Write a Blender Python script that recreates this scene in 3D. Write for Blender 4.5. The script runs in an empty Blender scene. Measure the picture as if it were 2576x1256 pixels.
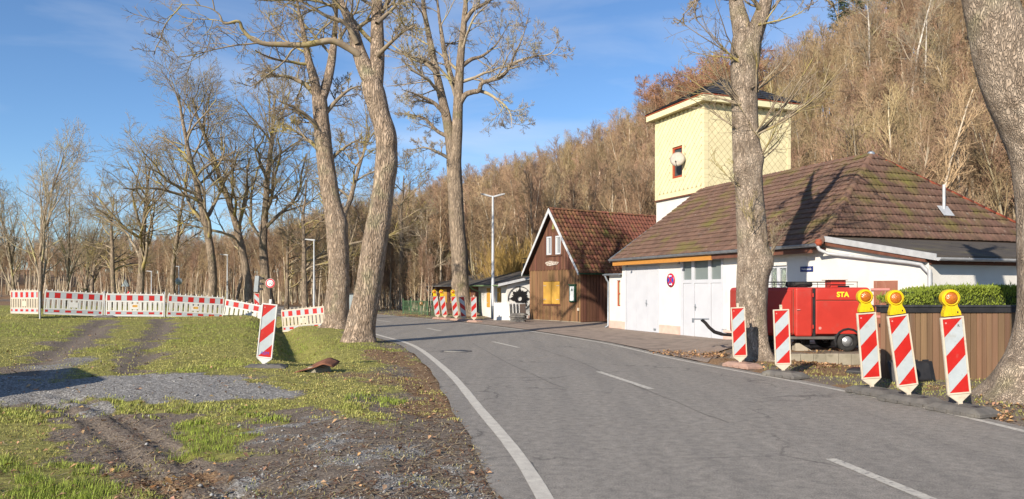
import bpy, math, random
import numpy as np
from mathutils import Vector, Matrix
R = math.radians
S = bpy.context.scene
COL = S.collection
random.seed(7)

# ------------------------------------------------------------------ camera, sky, sun, exposure
FPX, CXP, HZP, CAMZ = 1860.0, 1288.0, 728.0, 1.65        # focal length, centre and horizon of a 2576 px wide frame
cam = bpy.data.objects.new('camera', bpy.data.cameras.new('camera'))
COL.objects.link(cam); S.camera = cam
cam.location = (0, 0, CAMZ); cam.rotation_euler = (R(90), 0, 0)
cam.data.sensor_width = 36.0; cam.data.lens = 36.0 * FPX / 2576.0
cam.data.shift_y = (HZP - 628.0) / 2576.0
cam.data.clip_start = 0.1; cam.data.clip_end = 3000
SUN_AZ, SUN_EL = 33.0, 25.0                               # light travels towards (+x, +y)
w = bpy.data.worlds.new('World'); S.world = w; w.use_nodes = True
wn, wl = w.node_tree.nodes, w.node_tree.links
bg = wn['Background']; bg.inputs['Strength'].default_value = 0.088
sky = wn.new('ShaderNodeTexSky'); sky.sky_type = 'NISHITA'; sky.sun_disc = False
sky.sun_elevation = R(SUN_EL); sky.sun_rotation = R(180 + SUN_AZ)
sky.altitude = 300; sky.air_density = 1.0; sky.dust_density = 0.15; sky.ozone_density = 6.0
tc = wn.new('ShaderNodeTexCoord'); mp = wn.new('ShaderNodeMapping')
mp.inputs['Scale'].default_value = (1.0, 1.3, 4.2); mp.inputs['Rotation'].default_value = (0.25, -0.32, 0.3)
wl.new(tc.outputs['Generated'], mp.inputs['Vector'])
nz = wn.new('ShaderNodeTexNoise'); nz.inputs['Scale'].default_value = 2.3; nz.inputs['Detail'].default_value = 8; nz.inputs['Roughness'].default_value = 0.52
nz.inputs['Distortion'].default_value = 0.6
wl.new(mp.outputs['Vector'], nz.inputs['Vector'])
cr = wn.new('ShaderNodeValToRGB'); cr.color_ramp.elements[0].position = 0.46; cr.color_ramp.elements[0].color = (0, 0, 0, 1)
cr.color_ramp.elements[1].position = 0.78; cr.color_ramp.elements[1].color = (0.36, 0.36, 0.36, 1)
wl.new(nz.outputs['Fac'], cr.inputs['Fac'])
mxs = wn.new('ShaderNodeMix'); mxs.data_type = 'RGBA'
wl.new(cr.outputs['Color'], mxs.inputs['Factor']); wl.new(sky.outputs['Color'], mxs.inputs[6]); mxs.inputs[7].default_value = (6.0, 6.2, 6.6, 1)
wl.new(mxs.outputs[2], bg.inputs['Color'])
sl = bpy.data.lights.new('sun', 'SUN'); sl.energy = 4.3; sl.angle = R(0.53); sl.color = (1.0, 0.90, 0.76)
sun = bpy.data.objects.new('sun', sl); COL.objects.link(sun)
sd = Vector((math.sin(R(SUN_AZ)) * math.cos(R(SUN_EL)), math.cos(R(SUN_AZ)) * math.cos(R(SUN_EL)), -math.sin(R(SUN_EL))))
sun.rotation_euler = sd.to_track_quat('-Z', 'Y').to_euler(); sun.location = (-20, -30, 30)
vs = S.view_settings; vs.view_transform = 'Standard'; vs.look = 'None'; vs.exposure = 0.85; vs.gamma = 1.0; vs.use_curve_mapping = False
S.render.film_transparent = False
S.cycles.max_bounces = 6; S.cycles.diffuse_bounces = 3; S.cycles.transparent_max_bounces = 6

def at(x, y, Y):
    """world point at depth Y seen at (x, y) of the 2576 x 1256 frame"""
    return np.array([(x - CXP) * Y / FPX, Y, CAMZ + (HZP - y) * Y / FPX])

# ------------------------------------------------------------------ mesh helpers
def link(o, parent=None):
    COL.objects.link(o)
    if parent is not None: o.parent = parent
    return o
def tag(o, label=None, cat=None, group=None, kind=None):
    if label: o['label'] = label
    if cat: o['category'] = cat
    if group: o['group'] = group
    if kind: o['kind'] = kind
    return o
def empty(name, loc, rz=0.0, rot=None):
    o = bpy.data.objects.new(name, None); COL.objects.link(o)
    o.location = loc; o.rotation_euler = rot if rot is not None else (0, 0, rz); o.empty_display_size = 0.2
    return o
def thing(name, loc, label, cat, rz=0.0, group=None, rot=None):
    return tag(empty(name, loc, rz, rot), label, cat, group)
def np_mesh(name, V, F, smooth=False):
    """F: int array (nf, k)"""
    me = bpy.data.meshes.new(name)
    V = np.ascontiguousarray(V, dtype=np.float32); F = np.ascontiguousarray(F, dtype=np.int32)
    nf, k = F.shape
    me.vertices.add(len(V)); me.vertices.foreach_set('co', V.ravel())
    me.loops.add(nf * k); me.loops.foreach_set('vertex_index', F.ravel())
    me.polygons.add(nf); me.polygons.foreach_set('loop_start', np.arange(0, nf * k, k, dtype=np.int32))
    me.polygons.foreach_set('loop_total', np.full(nf, k, dtype=np.int32))
    if smooth: me.polygons.foreach_set('use_smooth', np.ones(nf, dtype=bool))
    me.update(calc_edges=True); me.validate()
    return me
def npo(name, V, F, mat, parent=None, smooth=False):
    me = np_mesh(name, V, F, smooth); me.materials.append(mat)
    return link(bpy.data.objects.new(name, me), parent)

class MB:
    def __init__(s): s.v = []; s.f = []; s.sm = []
    def add(s, vs_, fs, smooth=False):
        b = len(s.v); s.v += [tuple(p) for p in vs_]
        s.f += [tuple(b + i for i in f) for f in fs]; s.sm += [smooth] * len(fs); return s
    def box(s, x0, x1, y0, y1, z0, z1):
        return s.add([(x0,y0,z0),(x1,y0,z0),(x1,y1,z0),(x0,y1,z0),(x0,y0,z1),(x1,y0,z1),(x1,y1,z1),(x0,y1,z1)],
                     [(0,3,2,1),(4,5,6,7),(0,1,5,4),(1,2,6,5),(2,3,7,6),(3,0,4,7)])
    def poly(s, pts, d):
        """closed prism: polygon pts (3D, counter-clockwise seen from the +d side... either way closed) swept by vector d"""
        n = len(pts); a = [Vector(p) for p in pts]; b = [p + Vector(d) for p in a]
        return s.add([*a, *b], [tuple(range(n))[::-1], tuple(range(n, 2 * n))] + [(i, (i + 1) % n, n + (i + 1) % n, n + i) for i in range(n)])
    def quad(s, a, b, c, d): return s.add([a, b, c, d], [(0, 1, 2, 3)])
    def tube(s, pts, r, n=8, cap=True, smooth=True):
        pts = [Vector(p) for p in pts]; rs = r if isinstance(r, (list, tuple)) else [r] * len(pts)
        ring = []; prev = None
        for i, p in enumerate(pts):
            t = (pts[min(i + 1, len(pts) - 1)] - pts[max(i - 1, 0)]).normalized()
            ref = prev if prev is not None else (Vector((0, 0, 1)) if abs(t.z) < 0.9 else Vector((1, 0, 0)))
            a = t.cross(ref); a = a.normalized() if a.length > 1e-5 else t.orthogonal().normalized()
            b = a.cross(t).normalized(); prev = b
            ring.append([p + rs[i] * (math.cos(2*math.pi*k/n) * a + math.sin(2*math.pi*k/n) * b) for k in range(n)])
        vs_ = [q for rg in ring for q in rg]; m = len(pts)
        fs = [(i*n+k, i*n+(k+1) % n, (i+1)*n+(k+1) % n, (i+1)*n+k) for i in range(m-1) for k in range(n)]
        s.add(vs_, fs, smooth)
        if cap:
            s.add(ring[0], [tuple(range(n))[::-1]]); s.add(ring[-1], [tuple(range(n))])
        return s
    def lathe(s, prof, n=16, c=(0,0,0), axis='z', smooth=True):
        """profile [(r, h)] turned about an axis through c"""
        vs_ = []
        for r, h in prof:
            for k in range(n):
                a = 2*math.pi*k/n; u, v = r*math.cos(a), r*math.sin(a)
                vs_.append({'z': (c[0]+u, c[1]+v, c[2]+h), 'y': (c[0]+u, c[1]+h, c[2]+v), 'x': (c[0]+h, c[1]+u, c[2]+v)}[axis])
        m = len(prof)
        return s.add(vs_, [(i*n+k, i*n+(k+1) % n, (i+1)*n+(k+1) % n, (i+1)*n+k) for i in range(m-1) for k in range(n)], smooth)
    def mesh(s, name, mat):
        me = bpy.data.meshes.new(name); me.from_pydata([tuple(p) for p in s.v], [], s.f)
        me.polygons.foreach_set('use_smooth', s.sm); me.update()
        me.materials.append(mat); return me
    def build(s, name, mat, parent=None, bevel=0, seg=2):
        o = link(bpy.data.objects.new(name, s.mesh(name, mat)), parent)
        if bevel:
            m = o.modifiers.new('bevel', 'BEVEL'); m.width = bevel; m.segments = seg; m.limit_method = 'ANGLE'; m.angle_limit = R(40)
        return o
def box(name, mat, parent, x0, x1, y0, y1, z0, z1, bevel=0):
    return MB().box(x0, x1, y0, y1, z0, z1).build(name, mat, parent, bevel)
def obj(name, me, parent=None, loc=(0,0,0), rot=(0,0,0)):
    o = link(bpy.data.objects.new(name, me), parent); o.location = loc; o.rotation_euler = rot; return o
def copy_tree(o, parent=None):
    c = o.copy(); COL.objects.link(c); c.parent = parent
    for ch in [x for x in bpy.data.objects if x.parent == o]: copy_tree(ch, c)
    return c
def text(name, body, size, mat, parent, loc, rot, extrude=0.002, sx=1.0, off=0.0):
    cu = bpy.data.curves.new(name, 'FONT'); cu.body = body; cu.size = size; cu.extrude = extrude
    cu.align_x = 'CENTER'; cu.align_y = 'CENTER'; cu.offset = off
    tmp = bpy.data.objects.new(name, cu); COL.objects.link(tmp); dg = bpy.context.evaluated_depsgraph_get(); me = bpy.data.meshes.new_from_object(tmp.evaluated_get(dg)); bpy.data.objects.remove(tmp)
    me.materials.clear(); me.materials.append(mat)
    o = link(bpy.data.objects.new(name, me), parent); o.location = loc; o.rotation_euler = rot; o.scale = (sx, 1, 1); return o
def wall_open(mb, x0, x1, y0, y1, z0, z1, ops):
    """wall slab in the x-z plane between y0 and y1 with real rectangular openings (ox0, ox1, oz0, oz1)"""
    xs = sorted({x0, x1, *[o[0] for o in ops], *[o[1] for o in ops]}); zs = sorted({z0, z1, *[o[2] for o in ops], *[o[3] for o in ops]})
    for i in range(len(xs) - 1):
        for j in range(len(zs) - 1):
            cx, cz = (xs[i] + xs[i+1]) / 2, (zs[j] + zs[j+1]) / 2
            if not any(o[0] < cx < o[1] and o[2] < cz < o[3] for o in ops): mb.box(xs[i], xs[i+1], y0, y1, zs[j], zs[j+1])
    return mb

# ------------------------------------------------------------------ materials
def pm(name, c1, c2=None, scale=4.0, rough=0.8, bump=0.0, bscale=None, bdist=0.02, metal=0.0, spec=0.3, rand=0.0, hrand=0.0, stretch=(1, 1, 1), detail=6,
       lo=0.35, hi=0.65, patch=None, attr=None, coat=0.0, emit=None, bstretch=None, vor=False, vd=0.62):
    """procedural material in world space: c1/c2 mixed by noise, optional patches (colour, scale, lo, hi), per-object variation and bump"""
    m = bpy.data.materials.new(name); m.use_nodes = True
    N, L = m.node_tree.nodes, m.node_tree.links; P = N['Principled BSDF']
    P.inputs['Roughness'].default_value = rough; P.inputs['Metallic'].default_value = metal; P.inputs['Specular IOR Level'].default_value = spec
    if coat: P.inputs['Coat Weight'].default_value = coat; P.inputs['Coat Roughness'].default_value = 0.15
    geo = N.new('ShaderNodeNewGeometry')
    def noise(sc, st, det=detail, rg=0.55):
        mpn = N.new('ShaderNodeMapping'); mpn.inputs['Scale'].default_value = st; L.new(geo.outputs['Position'], mpn.inputs['Vector'])
        n = N.new('ShaderNodeTexNoise'); n.inputs['Scale'].default_value = sc; n.inputs['Detail'].default_value = det; n.inputs['Roughness'].default_value = rg
        L.new(mpn.outputs['Vector'], n.inputs['Vector']); return n.outputs['Fac']
    def ramp(f, a, b):
        r = N.new('ShaderNodeMapRange'); r.inputs['From Min'].default_value = a; r.inputs['From Max'].default_value = b; L.new(f, r.inputs['Value']); return r.outputs['Result']
    def mix(f, a, b, typ='MIX'):
        x = N.new('ShaderNodeMix'); x.data_type = 'RGBA'; x.blend_type = typ
        if isinstance(f, float): x.inputs['Factor'].default_value = f
        else: L.new(f, x.inputs['Factor'])
        for i, c in ((6, a), (7, b)):
            if isinstance(c, tuple): x.inputs[i].default_value = (*c, 1)
            else: L.new(c, x.inputs[i])
        return x.outputs[2]
    if attr:
        an = N.new('ShaderNodeAttribute'); an.attribute_name = attr; col = an.outputs['Color']
    elif c2 is not None: col = mix(ramp(noise(scale, stretch), lo, hi), c1, c2)
    else: col = mix(0.0, c1, c1)
    for pt in (patch if isinstance(patch, list) else [patch] if patch else []):
        col = mix(ramp(noise(pt[1], pt[4] if len(pt) > 4 else (1, 1, 1)), pt[2], pt[3]), col, pt[0])
    if rand or hrand:
        oi = N.new('ShaderNodeObjectInfo'); hs = N.new('ShaderNodeHueSaturation')
        r1 = N.new('ShaderNodeMapRange'); L.new(oi.outputs['Random'], r1.inputs['Value']); r1.inputs['To Min'].default_value = 1 - rand; r1.inputs['To Max'].default_value = 1 + rand
        L.new(r1.outputs['Result'], hs.inputs['Value'])
        if hrand:
            mu = N.new('ShaderNodeMath'); mu.operation = 'MULTIPLY'; L.new(oi.outputs['Random'], mu.inputs[0]); mu.inputs[1].default_value = 7.31
            fr = N.new('ShaderNodeMath'); fr.operation = 'FRACT'; L.new(mu.outputs[0], fr.inputs[0])
            r2 = N.new('ShaderNodeMapRange'); L.new(fr.outputs[0], r2.inputs['Value']); r2.inputs['To Min'].default_value = 0.5 - hrand; r2.inputs['To Max'].default_value = 0.5 + hrand
            L.new(r2.outputs['Result'], hs.inputs['Hue'])
        L.new(col, hs.inputs['Color']); col = hs.outputs['Color']
    L.new(col, P.inputs['Base Color'])
    if bump:
        b = N.new('ShaderNodeBump'); b.inputs['Strength'].default_value = bump; b.inputs['Distance'].default_value = bdist
        if vor:
            mpn = N.new('ShaderNodeMapping'); mpn.inputs['Scale'].default_value = bstretch or stretch; L.new(geo.outputs['Position'], mpn.inputs['Vector'])
            dn = N.new('ShaderNodeTexNoise'); dn.inputs['Scale'].default_value = (bscale or 8) * 0.6; L.new(mpn.outputs['Vector'], dn.inputs['Vector'])
            av = N.new('ShaderNodeMix'); av.data_type = 'VECTOR'; av.inputs['Factor'].default_value = 0.34
            L.new(mpn.outputs['Vector'], av.inputs[4]); L.new(dn.outputs['Color'], av.inputs[5])
            v = N.new('ShaderNodeTexVoronoi'); v.feature = 'DISTANCE_TO_EDGE'; v.inputs['Scale'].default_value = bscale or 8; L.new(av.outputs[1], v.inputs['Vector'])
            vr = ramp(v.outputs['Distance'], 0.0, 0.22)
            ad = N.new('ShaderNodeMath'); ad.operation = 'MULTIPLY_ADD'; L.new(noise((bscale or 8) * 2, bstretch or stretch), ad.inputs[0]); ad.inputs[1].default_value = 0.5; L.new(vr, ad.inputs[2])
            L.new(ad.outputs[0], b.inputs['Height'])
            dk = N.new('ShaderNodeMapRange'); L.new(vr, dk.inputs['Value']); dk.inputs['To Min'].default_value = vd
            col2 = N.new('ShaderNodeHueSaturation'); L.new(col, col2.inputs['Color']); L.new(dk.outputs['Result'], col2.inputs['Value']); L.new(col2.outputs['Color'], P.inputs['Base Color'])
        else: L.new(noise(bscale or scale * 4, bstretch or stretch), b.inputs['Height'])
        L.new(b.outputs['Normal'], P.inputs['Normal'])
    if emit: P.inputs['Emission Color'].default_value = (*emit[0], 1); P.inputs['Emission Strength'].default_value = emit[1]
    return m
M = {}
M['plaster'] = pm('white_plaster', (0.64, 0.625, 0.585), (0.58, 0.56, 0.515), 1.3, 0.9, 0.25, 40, patch=[((0.46, 0.42, 0.36), 0.9, 0.58, 0.85, (1, 1, 0.35)), ((0.38, 0.35, 0.31), 5, 0.70, 0.9)])
M['plinth'] = pm('pink_plinth', (0.52, 0.34, 0.28), (0.60, 0.44, 0.36), 3, 0.9, 0.3, 30, patch=((0.40, 0.36, 0.31), 4, 0.55, 0.75))
M['gate'] = pm('white_gate_paint', (0.49, 0.50, 0.53), (0.455, 0.465, 0.495), 2, 0.5, 0.05, 20, patch=((0.40, 0.39, 0.38), 3, 0.66, 0.9))
M['zinc'] = pm('zinc_gutter', (0.34, 0.37, 0.40), (0.24, 0.27, 0.30), 5, 0.42, 0.05, 20, metal=0.55)
M['galv'] = pm('galvanised_steel', (0.46, 0.47, 0.48), (0.37, 0.38, 0.39), 6, 0.55, metal=0.15)
M['orange_wood'] = pm('orange_varnished_wood', (0.48, 0.22, 0.05), (0.40, 0.17, 0.035), 6, 0.55, 0.15, 20, stretch=(1, 1, 6))
M['brown_wood'] = pm('red_brown_wood', (0.16, 0.065, 0.04), (0.11, 0.045, 0.03), 6, 0.6)
M['tile'] = pm('brown_concrete_tile', (0.165, 0.096, 0.068), (0.100, 0.060, 0.044), 3.0, 0.9, 0.5, 60, rand=0.11, hrand=0.008, patch=[((0.24, 0.20, 0.16), 7, 0.60, 0.80), ((0.135, 0.115, 0.034), 1.1, 0.53, 0.72)])
M['ridge'] = pm('red_ridge_tile', (0.36, 0.085, 0.035), (0.26, 0.06, 0.03), 4, 0.7, 0.2, 30)
M['tile_red'] = pm('red_clay_pantile', (0.180, 0.080, 0.044), (0.105, 0.049, 0.030), 5, 0.85, 0.5, 50, rand=0.24, hrand=0.02, patch=[((0.13, 0.115, 0.035), 1.6, 0.58, 0.72), ((0.05, 0.04, 0.03), 4, 0.62, 0.8)])
M['felt'] = pm('roofing_felt', (0.085, 0.072, 0.060), (0.060, 0.052, 0.045), 2.5, 0.95, 0.4, 80, patch=((0.13, 0.115, 0.06), 1.2, 0.55, 0.75))
M['shingle'] = pm('pale_yellow_shingle', (0.69, 0.61, 0.37), (0.63, 0.55, 0.33), 2, 0.75, 0.1, 40, rand=0.045, patch=((0.50, 0.43, 0.26), 1.5, 0.62, 0.8, (1, 1, 0.4)))
M['cream'] = pm('cream_fascia', (0.70, 0.64, 0.40), (0.66, 0.60, 0.37), 3, 0.7)
M['joint'] = pm('shingle_joint', (0.38, 0.32, 0.185), (0.33, 0.275, 0.16), 4, 0.9)
M['slate'] = pm('black_slate', (0.025, 0.026, 0.030), (0.045, 0.046, 0.050), 6, 0.55, 0.6, 25)
M['redframe'] = pm('red_window_frame', (0.40, 0.085, 0.035), (0.32, 0.06, 0.03), 6, 0.5)
M['glass'] = pm('window_glass', (0.045, 0.055, 0.060), (0.06, 0.07, 0.07), 2, 0.08, spec=0.8)
M['grey_glass'] = pm('frosted_pane', (0.17, 0.20, 0.195), (0.14, 0.165, 0.165), 1.2, 0.25, spec=0.6)
M['curtain'] = pm('green_curtain', (0.36, 0.40, 0.26), (0.24, 0.28, 0.18), 9, 0.8, stretch=(3, 3, 0.1))
M['white'] = pm('white_plastic', (0.58, 0.57, 0.54), (0.53, 0.52, 0.485), 5, 0.45, patch=((0.55, 0.50, 0.43), 9, 0.66, 0.9))
M['cream_pl'] = pm('yellowed_plastic', (0.52, 0.455, 0.36), (0.46, 0.40, 0.31), 6, 0.5, patch=[((0.34, 0.28, 0.21), 12, 0.58, 0.8), ((0.16, 0.125, 0.095), 28, 0.66, 0.78)])
M['foil_red'] = pm('red_reflective_foil', (0.42, 0.014, 0.010), (0.36, 0.012, 0.008), 6, 0.38, spec=0.4, patch=[((0.36, 0.08, 0.06), 14, 0.62, 0.85), ((0.20, 0.05, 0.035), 30, 0.66, 0.78)])
M['foil_white'] = pm('white_reflective_foil', (0.37, 0.405, 0.42), (0.335, 0.37, 0.385), 9, 0.35, 0.08, 120, spec=0.5, patch=[((0.28, 0.28, 0.25), 8, 0.60, 0.85), ((0.17, 0.15, 0.125), 30, 0.66, 0.78)])
M['lamp_yellow'] = pm('yellow_lamp_housing', (0.62, 0.43, 0.008), (0.57, 0.38, 0.008), 8, 0.4)
M['lens'] = pm('amber_lens', (0.44, 0.13, 0.008), (0.34, 0.085, 0.006), 25, 0.2, 0.4, 60, spec=0.8)
M['rubber'] = pm('grey_rubber_foot', (0.125, 0.115, 0.105), (0.085, 0.08, 0.075), 6, 0.95, 0.5, 40, patch=((0.19, 0.175, 0.15), 3, 0.5, 0.7))
M['rubber_tan'] = pm('dusty_tan_foot', (0.37, 0.235, 0.18), (0.29, 0.19, 0.15), 6, 0.95, 0.5, 40)
M['black'] = pm('black_plastic', (0.015, 0.015, 0.017), (0.025, 0.024, 0.025), 6, 0.55)
M['black_metal'] = pm('black_metal', (0.012, 0.012, 0.013), (0.022, 0.02, 0.02), 6, 0.45)
M['tyre'] = pm('tyre_rubber', (0.020, 0.020, 0.020), (0.035, 0.033, 0.031), 12, 0.85)
M['hub'] = pm('grey_wheel_hub', (0.40, 0.41, 0.42), (0.30, 0.31, 0.32), 9, 0.4, metal=0.6)
M['red_paint'] = pm('red_trailer_paint', (0.45, 0.038, 0.026), (0.39, 0.032, 0.022), 2.2, 0.42, spec=0.4, patch=[((0.36, 0.06, 0.045), 5, 0.56, 0.85), ((0.17, 0.03, 0.022), 11, 0.68, 0.82, (1, 1, .5))])
M['yellow_text'] = pm('yellow_lettering', (0.75, 0.62, 0.03), (0.72, 0.6, 0.03), 5, 0.5)
M['wood'] = pm('brown_shed_board', (0.225, 0.128, 0.062), (0.155, 0.086, 0.042), 7, 0.75, 0.3, 30, rand=0.16, hrand=0.01, stretch=(1, 1, 0.08))
M['wood_red'] = pm('red_brown_shed_board', (0.155, 0.072, 0.044), (0.105, 0.047, 0.030), 7, 0.75, 0.3, 30, rand=0.18, hrand=0.01, stretch=(1, 1, 0.08))
M['wood_back'] = pm('shed_board_backing', (0.035, 0.020, 0.012), (0.05, 0.028, 0.016), 4, 0.9)
M['fence'] = pm('weathered_fence_board', (0.190, 0.112, 0.062), (0.135, 0.080, 0.047), 6, 0.8, 0.35, 30, rand=0.17, hrand=0.01, stretch=(1, 1, 0.06), patch=((0.17, 0.135, 0.098), 3, 0.58, 0.75, (1, 1, 0.15)))
M['shutter'] = pm('yellow_shutter', (0.52, 0.30, 0.055), (0.46, 0.25, 0.045), 6, 0.65, 0.1, 30, stretch=(1, 1, 0.1))
M['bargeboard'] = pm('grey_white_bargeboard', (0.52, 0.53, 0.54), (0.40, 0.41, 0.42), 8, 0.8, 0.2, 30)
M['green_paint'] = pm('green_painted_metal', (0.055, 0.13, 0.055), (0.045, 0.10, 0.05), 6, 0.5)
M['light_green'] = pm('light_green_gutter', (0.19, 0.33, 0.15), (0.25, 0.36, 0.20), 6, 0.55)
M['dark_green'] = pm('dark_green_frame', (0.018, 0.060, 0.035), (0.025, 0.07, 0.04), 6, 0.5)
M['paper'] = pm('white_paper', (0.72, 0.73, 0.70), (0.66, 0.68, 0.66), 20, 0.6)
M['concrete'] = pm('concrete_kerb', (0.30, 0.27, 0.21), (0.22, 0.20, 0.15), 4, 0.95, 0.4, 40, rand=0.1, patch=((0.14, 0.125, 0.09), 6, 0.55, 0.75))
M['rust'] = pm('rusty_sheet', (0.215, 0.092, 0.052), (0.15, 0.062, 0.036), 9, 0.9, 0.4, 40)
M['sign_blue'] = pm('blue_enamel', (0.012, 0.022, 0.12), (0.015, 0.028, 0.14), 6, 0.35)
M['sign_red'] = pm('red_sign_face', (0.50, 0.012, 0.020), (0.46, 0.012, 0.02), 6, 0.4)
M['sign_blue2'] = pm('blue_sign_face', (0.03, 0.07, 0.38), (0.03, 0.06, 0.33), 6, 0.4)
M['sign_white'] = pm('white_sign_face', (0.75, 0.76, 0.76), (0.70, 0.71, 0.71), 6, 0.4)
M['sign_back'] = pm('grey_sign_back', (0.25, 0.27, 0.28), (0.21, 0.23, 0.24), 6, 0.5, metal=0.3)
M['dish'] = pm('satellite_dish', (0.42, 0.38, 0.32), (0.36, 0.32, 0.27), 6, 0.7)
M['teal'] = pm('grey_blue_cabinet', (0.27, 0.31, 0.32), (0.23, 0.27, 0.28), 3, 0.6)
M['tan_door'] = pm('faded_brown_hatch', (0.30, 0.13, 0.085), (0.24, 0.10, 0.065), 3, 0.7, 0.2, 20, patch=((0.48, 0.36, 0.28), 5, 0.6, 0.75, (3, 3, 0.4)))
M['pink_hinge'] = pm('pink_hinge_bar', (0.55, 0.25, 0.22), (0.5, 0.22, 0.2), 5, 0.6)
M['van'] = pm('grey_van_paint', (0.45, 0.46, 0.47), (0.40, 0.41, 0.42), 2, 0.35, spec=0.5)
M['canvas'] = pm('beige_wedge', (0.38, 0.34, 0.27), (0.32, 0.28, 0.22), 5, 0.9)
M['bark'] = pm('ash_bark', (0.45, 0.345, 0.255), (0.30, 0.22, 0.155), 7.0, 0.95, 1.0, 13, 0.04, stretch=(1, 1, 0.4), bstretch=(1, 1, 0.20), vor=True, patch=[((0.32, 0.29, 0.18), 1.2, 0.56, 0.74), ((0.50, 0.43, 0.34), 2, 0.60, 0.85)])
M['bark_near'] = pm('near_ash_bark', (0.48, 0.385, 0.295), (0.27, 0.205, 0.15), 8.0, 0.95, 0.85, 20, 0.03, stretch=(1, 1, 0.4), bstretch=(1, 1, 0.28), vor=True, vd=0.66, patch=[((0.33, 0.29, 0.18), 1.2, 0.56, 0.74), ((0.50, 0.43, 0.34), 2, 0.60, 0.85)])
M['bark_dark'] = pm('dark_bark', (0.37, 0.285, 0.205), (0.235, 0.18, 0.13), 5, 0.95, 0.9, 11, 0.035, stretch=(1, 1, 0.5), bstretch=(1, 1, 0.2), vor=True, patch=((0.22, 0.20, 0.10), 0.9, 0.55, 0.75))
M['branch'] = pm('lichen_branch', (0.30, 0.24, 0.165), (0.17, 0.13, 0.092), 3, 0.95, patch=[((0.34, 0.275, 0.075), 1.1, 0.50, 0.66), ((0.38, 0.33, 0.25), 4, 0.60, 0.75)])
M['branch_pale'] = pm('grey_branch', (0.38, 0.315, 0.23), (0.25, 0.20, 0.145), 2, 0.95, patch=((0.40, 0.35, 0.17), 0.7, 0.52, 0.68))
M['shoot'] = pm('yellow_brown_shoot', (0.40, 0.28, 0.12), (0.3, 0.2, 0.09), 5, 0.9)
M['forest'] = pm('bare_wood_twig', (0.37, 0.255, 0.155), (0.265, 0.18, 0.110), 0.12, 0.95, rand=0.34, hrand=0.018, patch=[((0.35, 0.27, 0.135), 0.05, 0.55, 0.66), ((0.44, 0.36, 0.26), 0.35, 0.60, 0.75)])
M['forest_red'] = pm('larch_twig', (0.36, 0.20, 0.115), (0.27, 0.145, 0.085), 0.2, 0.95, rand=0.18)
M['forest_trunk'] = pm('pale_wood_stem', (0.48, 0.405, 0.31), (0.30, 0.24, 0.17), 0.6, 0.95, rand=0.38, patch=((0.34, 0.30, 0.17), 0.2, 0.5, 0.7))
M['birch'] = pm('birch_bark', (0.58, 0.53, 0.46), (0.42, 0.37, 0.31), 2, 0.9, patch=((0.12, 0.10, 0.09), 6, 0.62, 0.72, (1, 1, 3)))
M['willow'] = pm('willow_shoot', (0.46, 0.31, 0.095), (0.34, 0.22, 0.07), 1.5, 0.9)
M['needle'] = pm('pine_needle', (0.032, 0.052, 0.020), (0.052, 0.070, 0.024), 2, 0.8)
M['hedge'] = pm('conifer_hedge', (0.205, 0.250, 0.026), (0.125, 0.170, 0.020), 9, 0.7)
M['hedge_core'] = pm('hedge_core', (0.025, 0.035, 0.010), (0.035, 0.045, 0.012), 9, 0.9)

# ------------------------------------------------------------------ ground shape
def hsh(i, j, s): 
    n = (i.astype(np.int64) * 374761393 + j.astype(np.int64) * 668265263 + s * 1442695041) & 0xFFFFFFFF
    n = ((n ^ (n >> 13)) * 1274126177) & 0xFFFFFFFF
    return ((n ^ (n >> 16)) & 0xFFFF) / 65535.0
def vnoise(x, y, s=0):
    x = np.asarray(x, float); y = np.asarray(y, float)
    i = np.floor(x); j = np.floor(y); fx = x - i; fy = y - j; fx = fx*fx*(3-2*fx); fy = fy*fy*(3-2*fy)
    a, b, c, d = hsh(i, j, s), hsh(i+1, j, s), hsh(i, j+1, s), hsh(i+1, j+1, s)
    return (a*(1-fx)+b*fx)*(1-fy) + (c*(1-fx)+d*fx)*fy
def fbm(x, y, s=0, o=4):
    t = 0; am = 0.5; tot = 0
    for k in range(o): t = t + am*vnoise(x*2**k, y*2**k, s+k); tot += am; am *= 0.5
    return t/tot
def sst(a, b, x): 
    t = np.clip((x-a)/(b-a), 0, 1); return t*t*(3-2*t)
def curve(P, n=40):
    P = np.array(P, float); out = []
    for i in range(len(P)-1):
        p0, p1, p2, p3 = P[max(i-1, 0)], P[i], P[i+1], P[min(i+2, len(P)-1)]
        t = np.linspace(0, 1, n, endpoint=False)[:, None]
        out.append(0.5*((2*p1)+(-p0+p2)*t+(2*p0-5*p1+4*p2-p3)*t**2+(-p0+3*p1-3*p2+p3)*t**3))
    return np.vstack(out+[P[-1:]])
LLc = curve([(.9,-60),(.75,-15),(.62,0),(.26,5.81),(-.5,10.5),(-1.37,15.2),(-2.88,21.6),(-4.4,25.6),(-7.3,32.5),(-10.3,38.6),(-13.4,45),(-17.2,52.5),(-22.5,61),(-29,69),(-38,77),(-53,88),(-83,105),(-143,130)])
RLc = curve([(7.2,-60),(6.6,-15),(6.35,0),(5.95,8.48),(5.38,11.94),(4.35,15.6),(3.78,17.8),(2.45,23.9),(-1.04,33.4),(-6.7,44.5),(-9.6,49.8),(-12.8,55.5),(-17.8,64),(-24.5,73),(-34,81.5),(-50,93),(-80,110),(-140,136)])
def XL(y): return np.interp(y, LLc[:, 1], LLc[:, 0])
def XR(y): return np.interp(y, RLc[:, 1], RLc[:, 0])
def XD(y): return np.interp(y, [15.4, 34, 44, 60], [-4.25, -10.7, -14.6, -22])
HA = [-.9, -.7, -.5, -.37, -.21, -.08, .06, .22, .31, .36, .44, .49, .7, .9]
H_C = [6, 6, 5, 4, 6.5, 9, 12, 18.5, 19.5, 21.5, 23.8, 26, 34, 38]
H_F = [105, 100, 95, 88, 66, 60, 56, 52, 48, 46, 42.5, 40, 34, 30]
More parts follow.
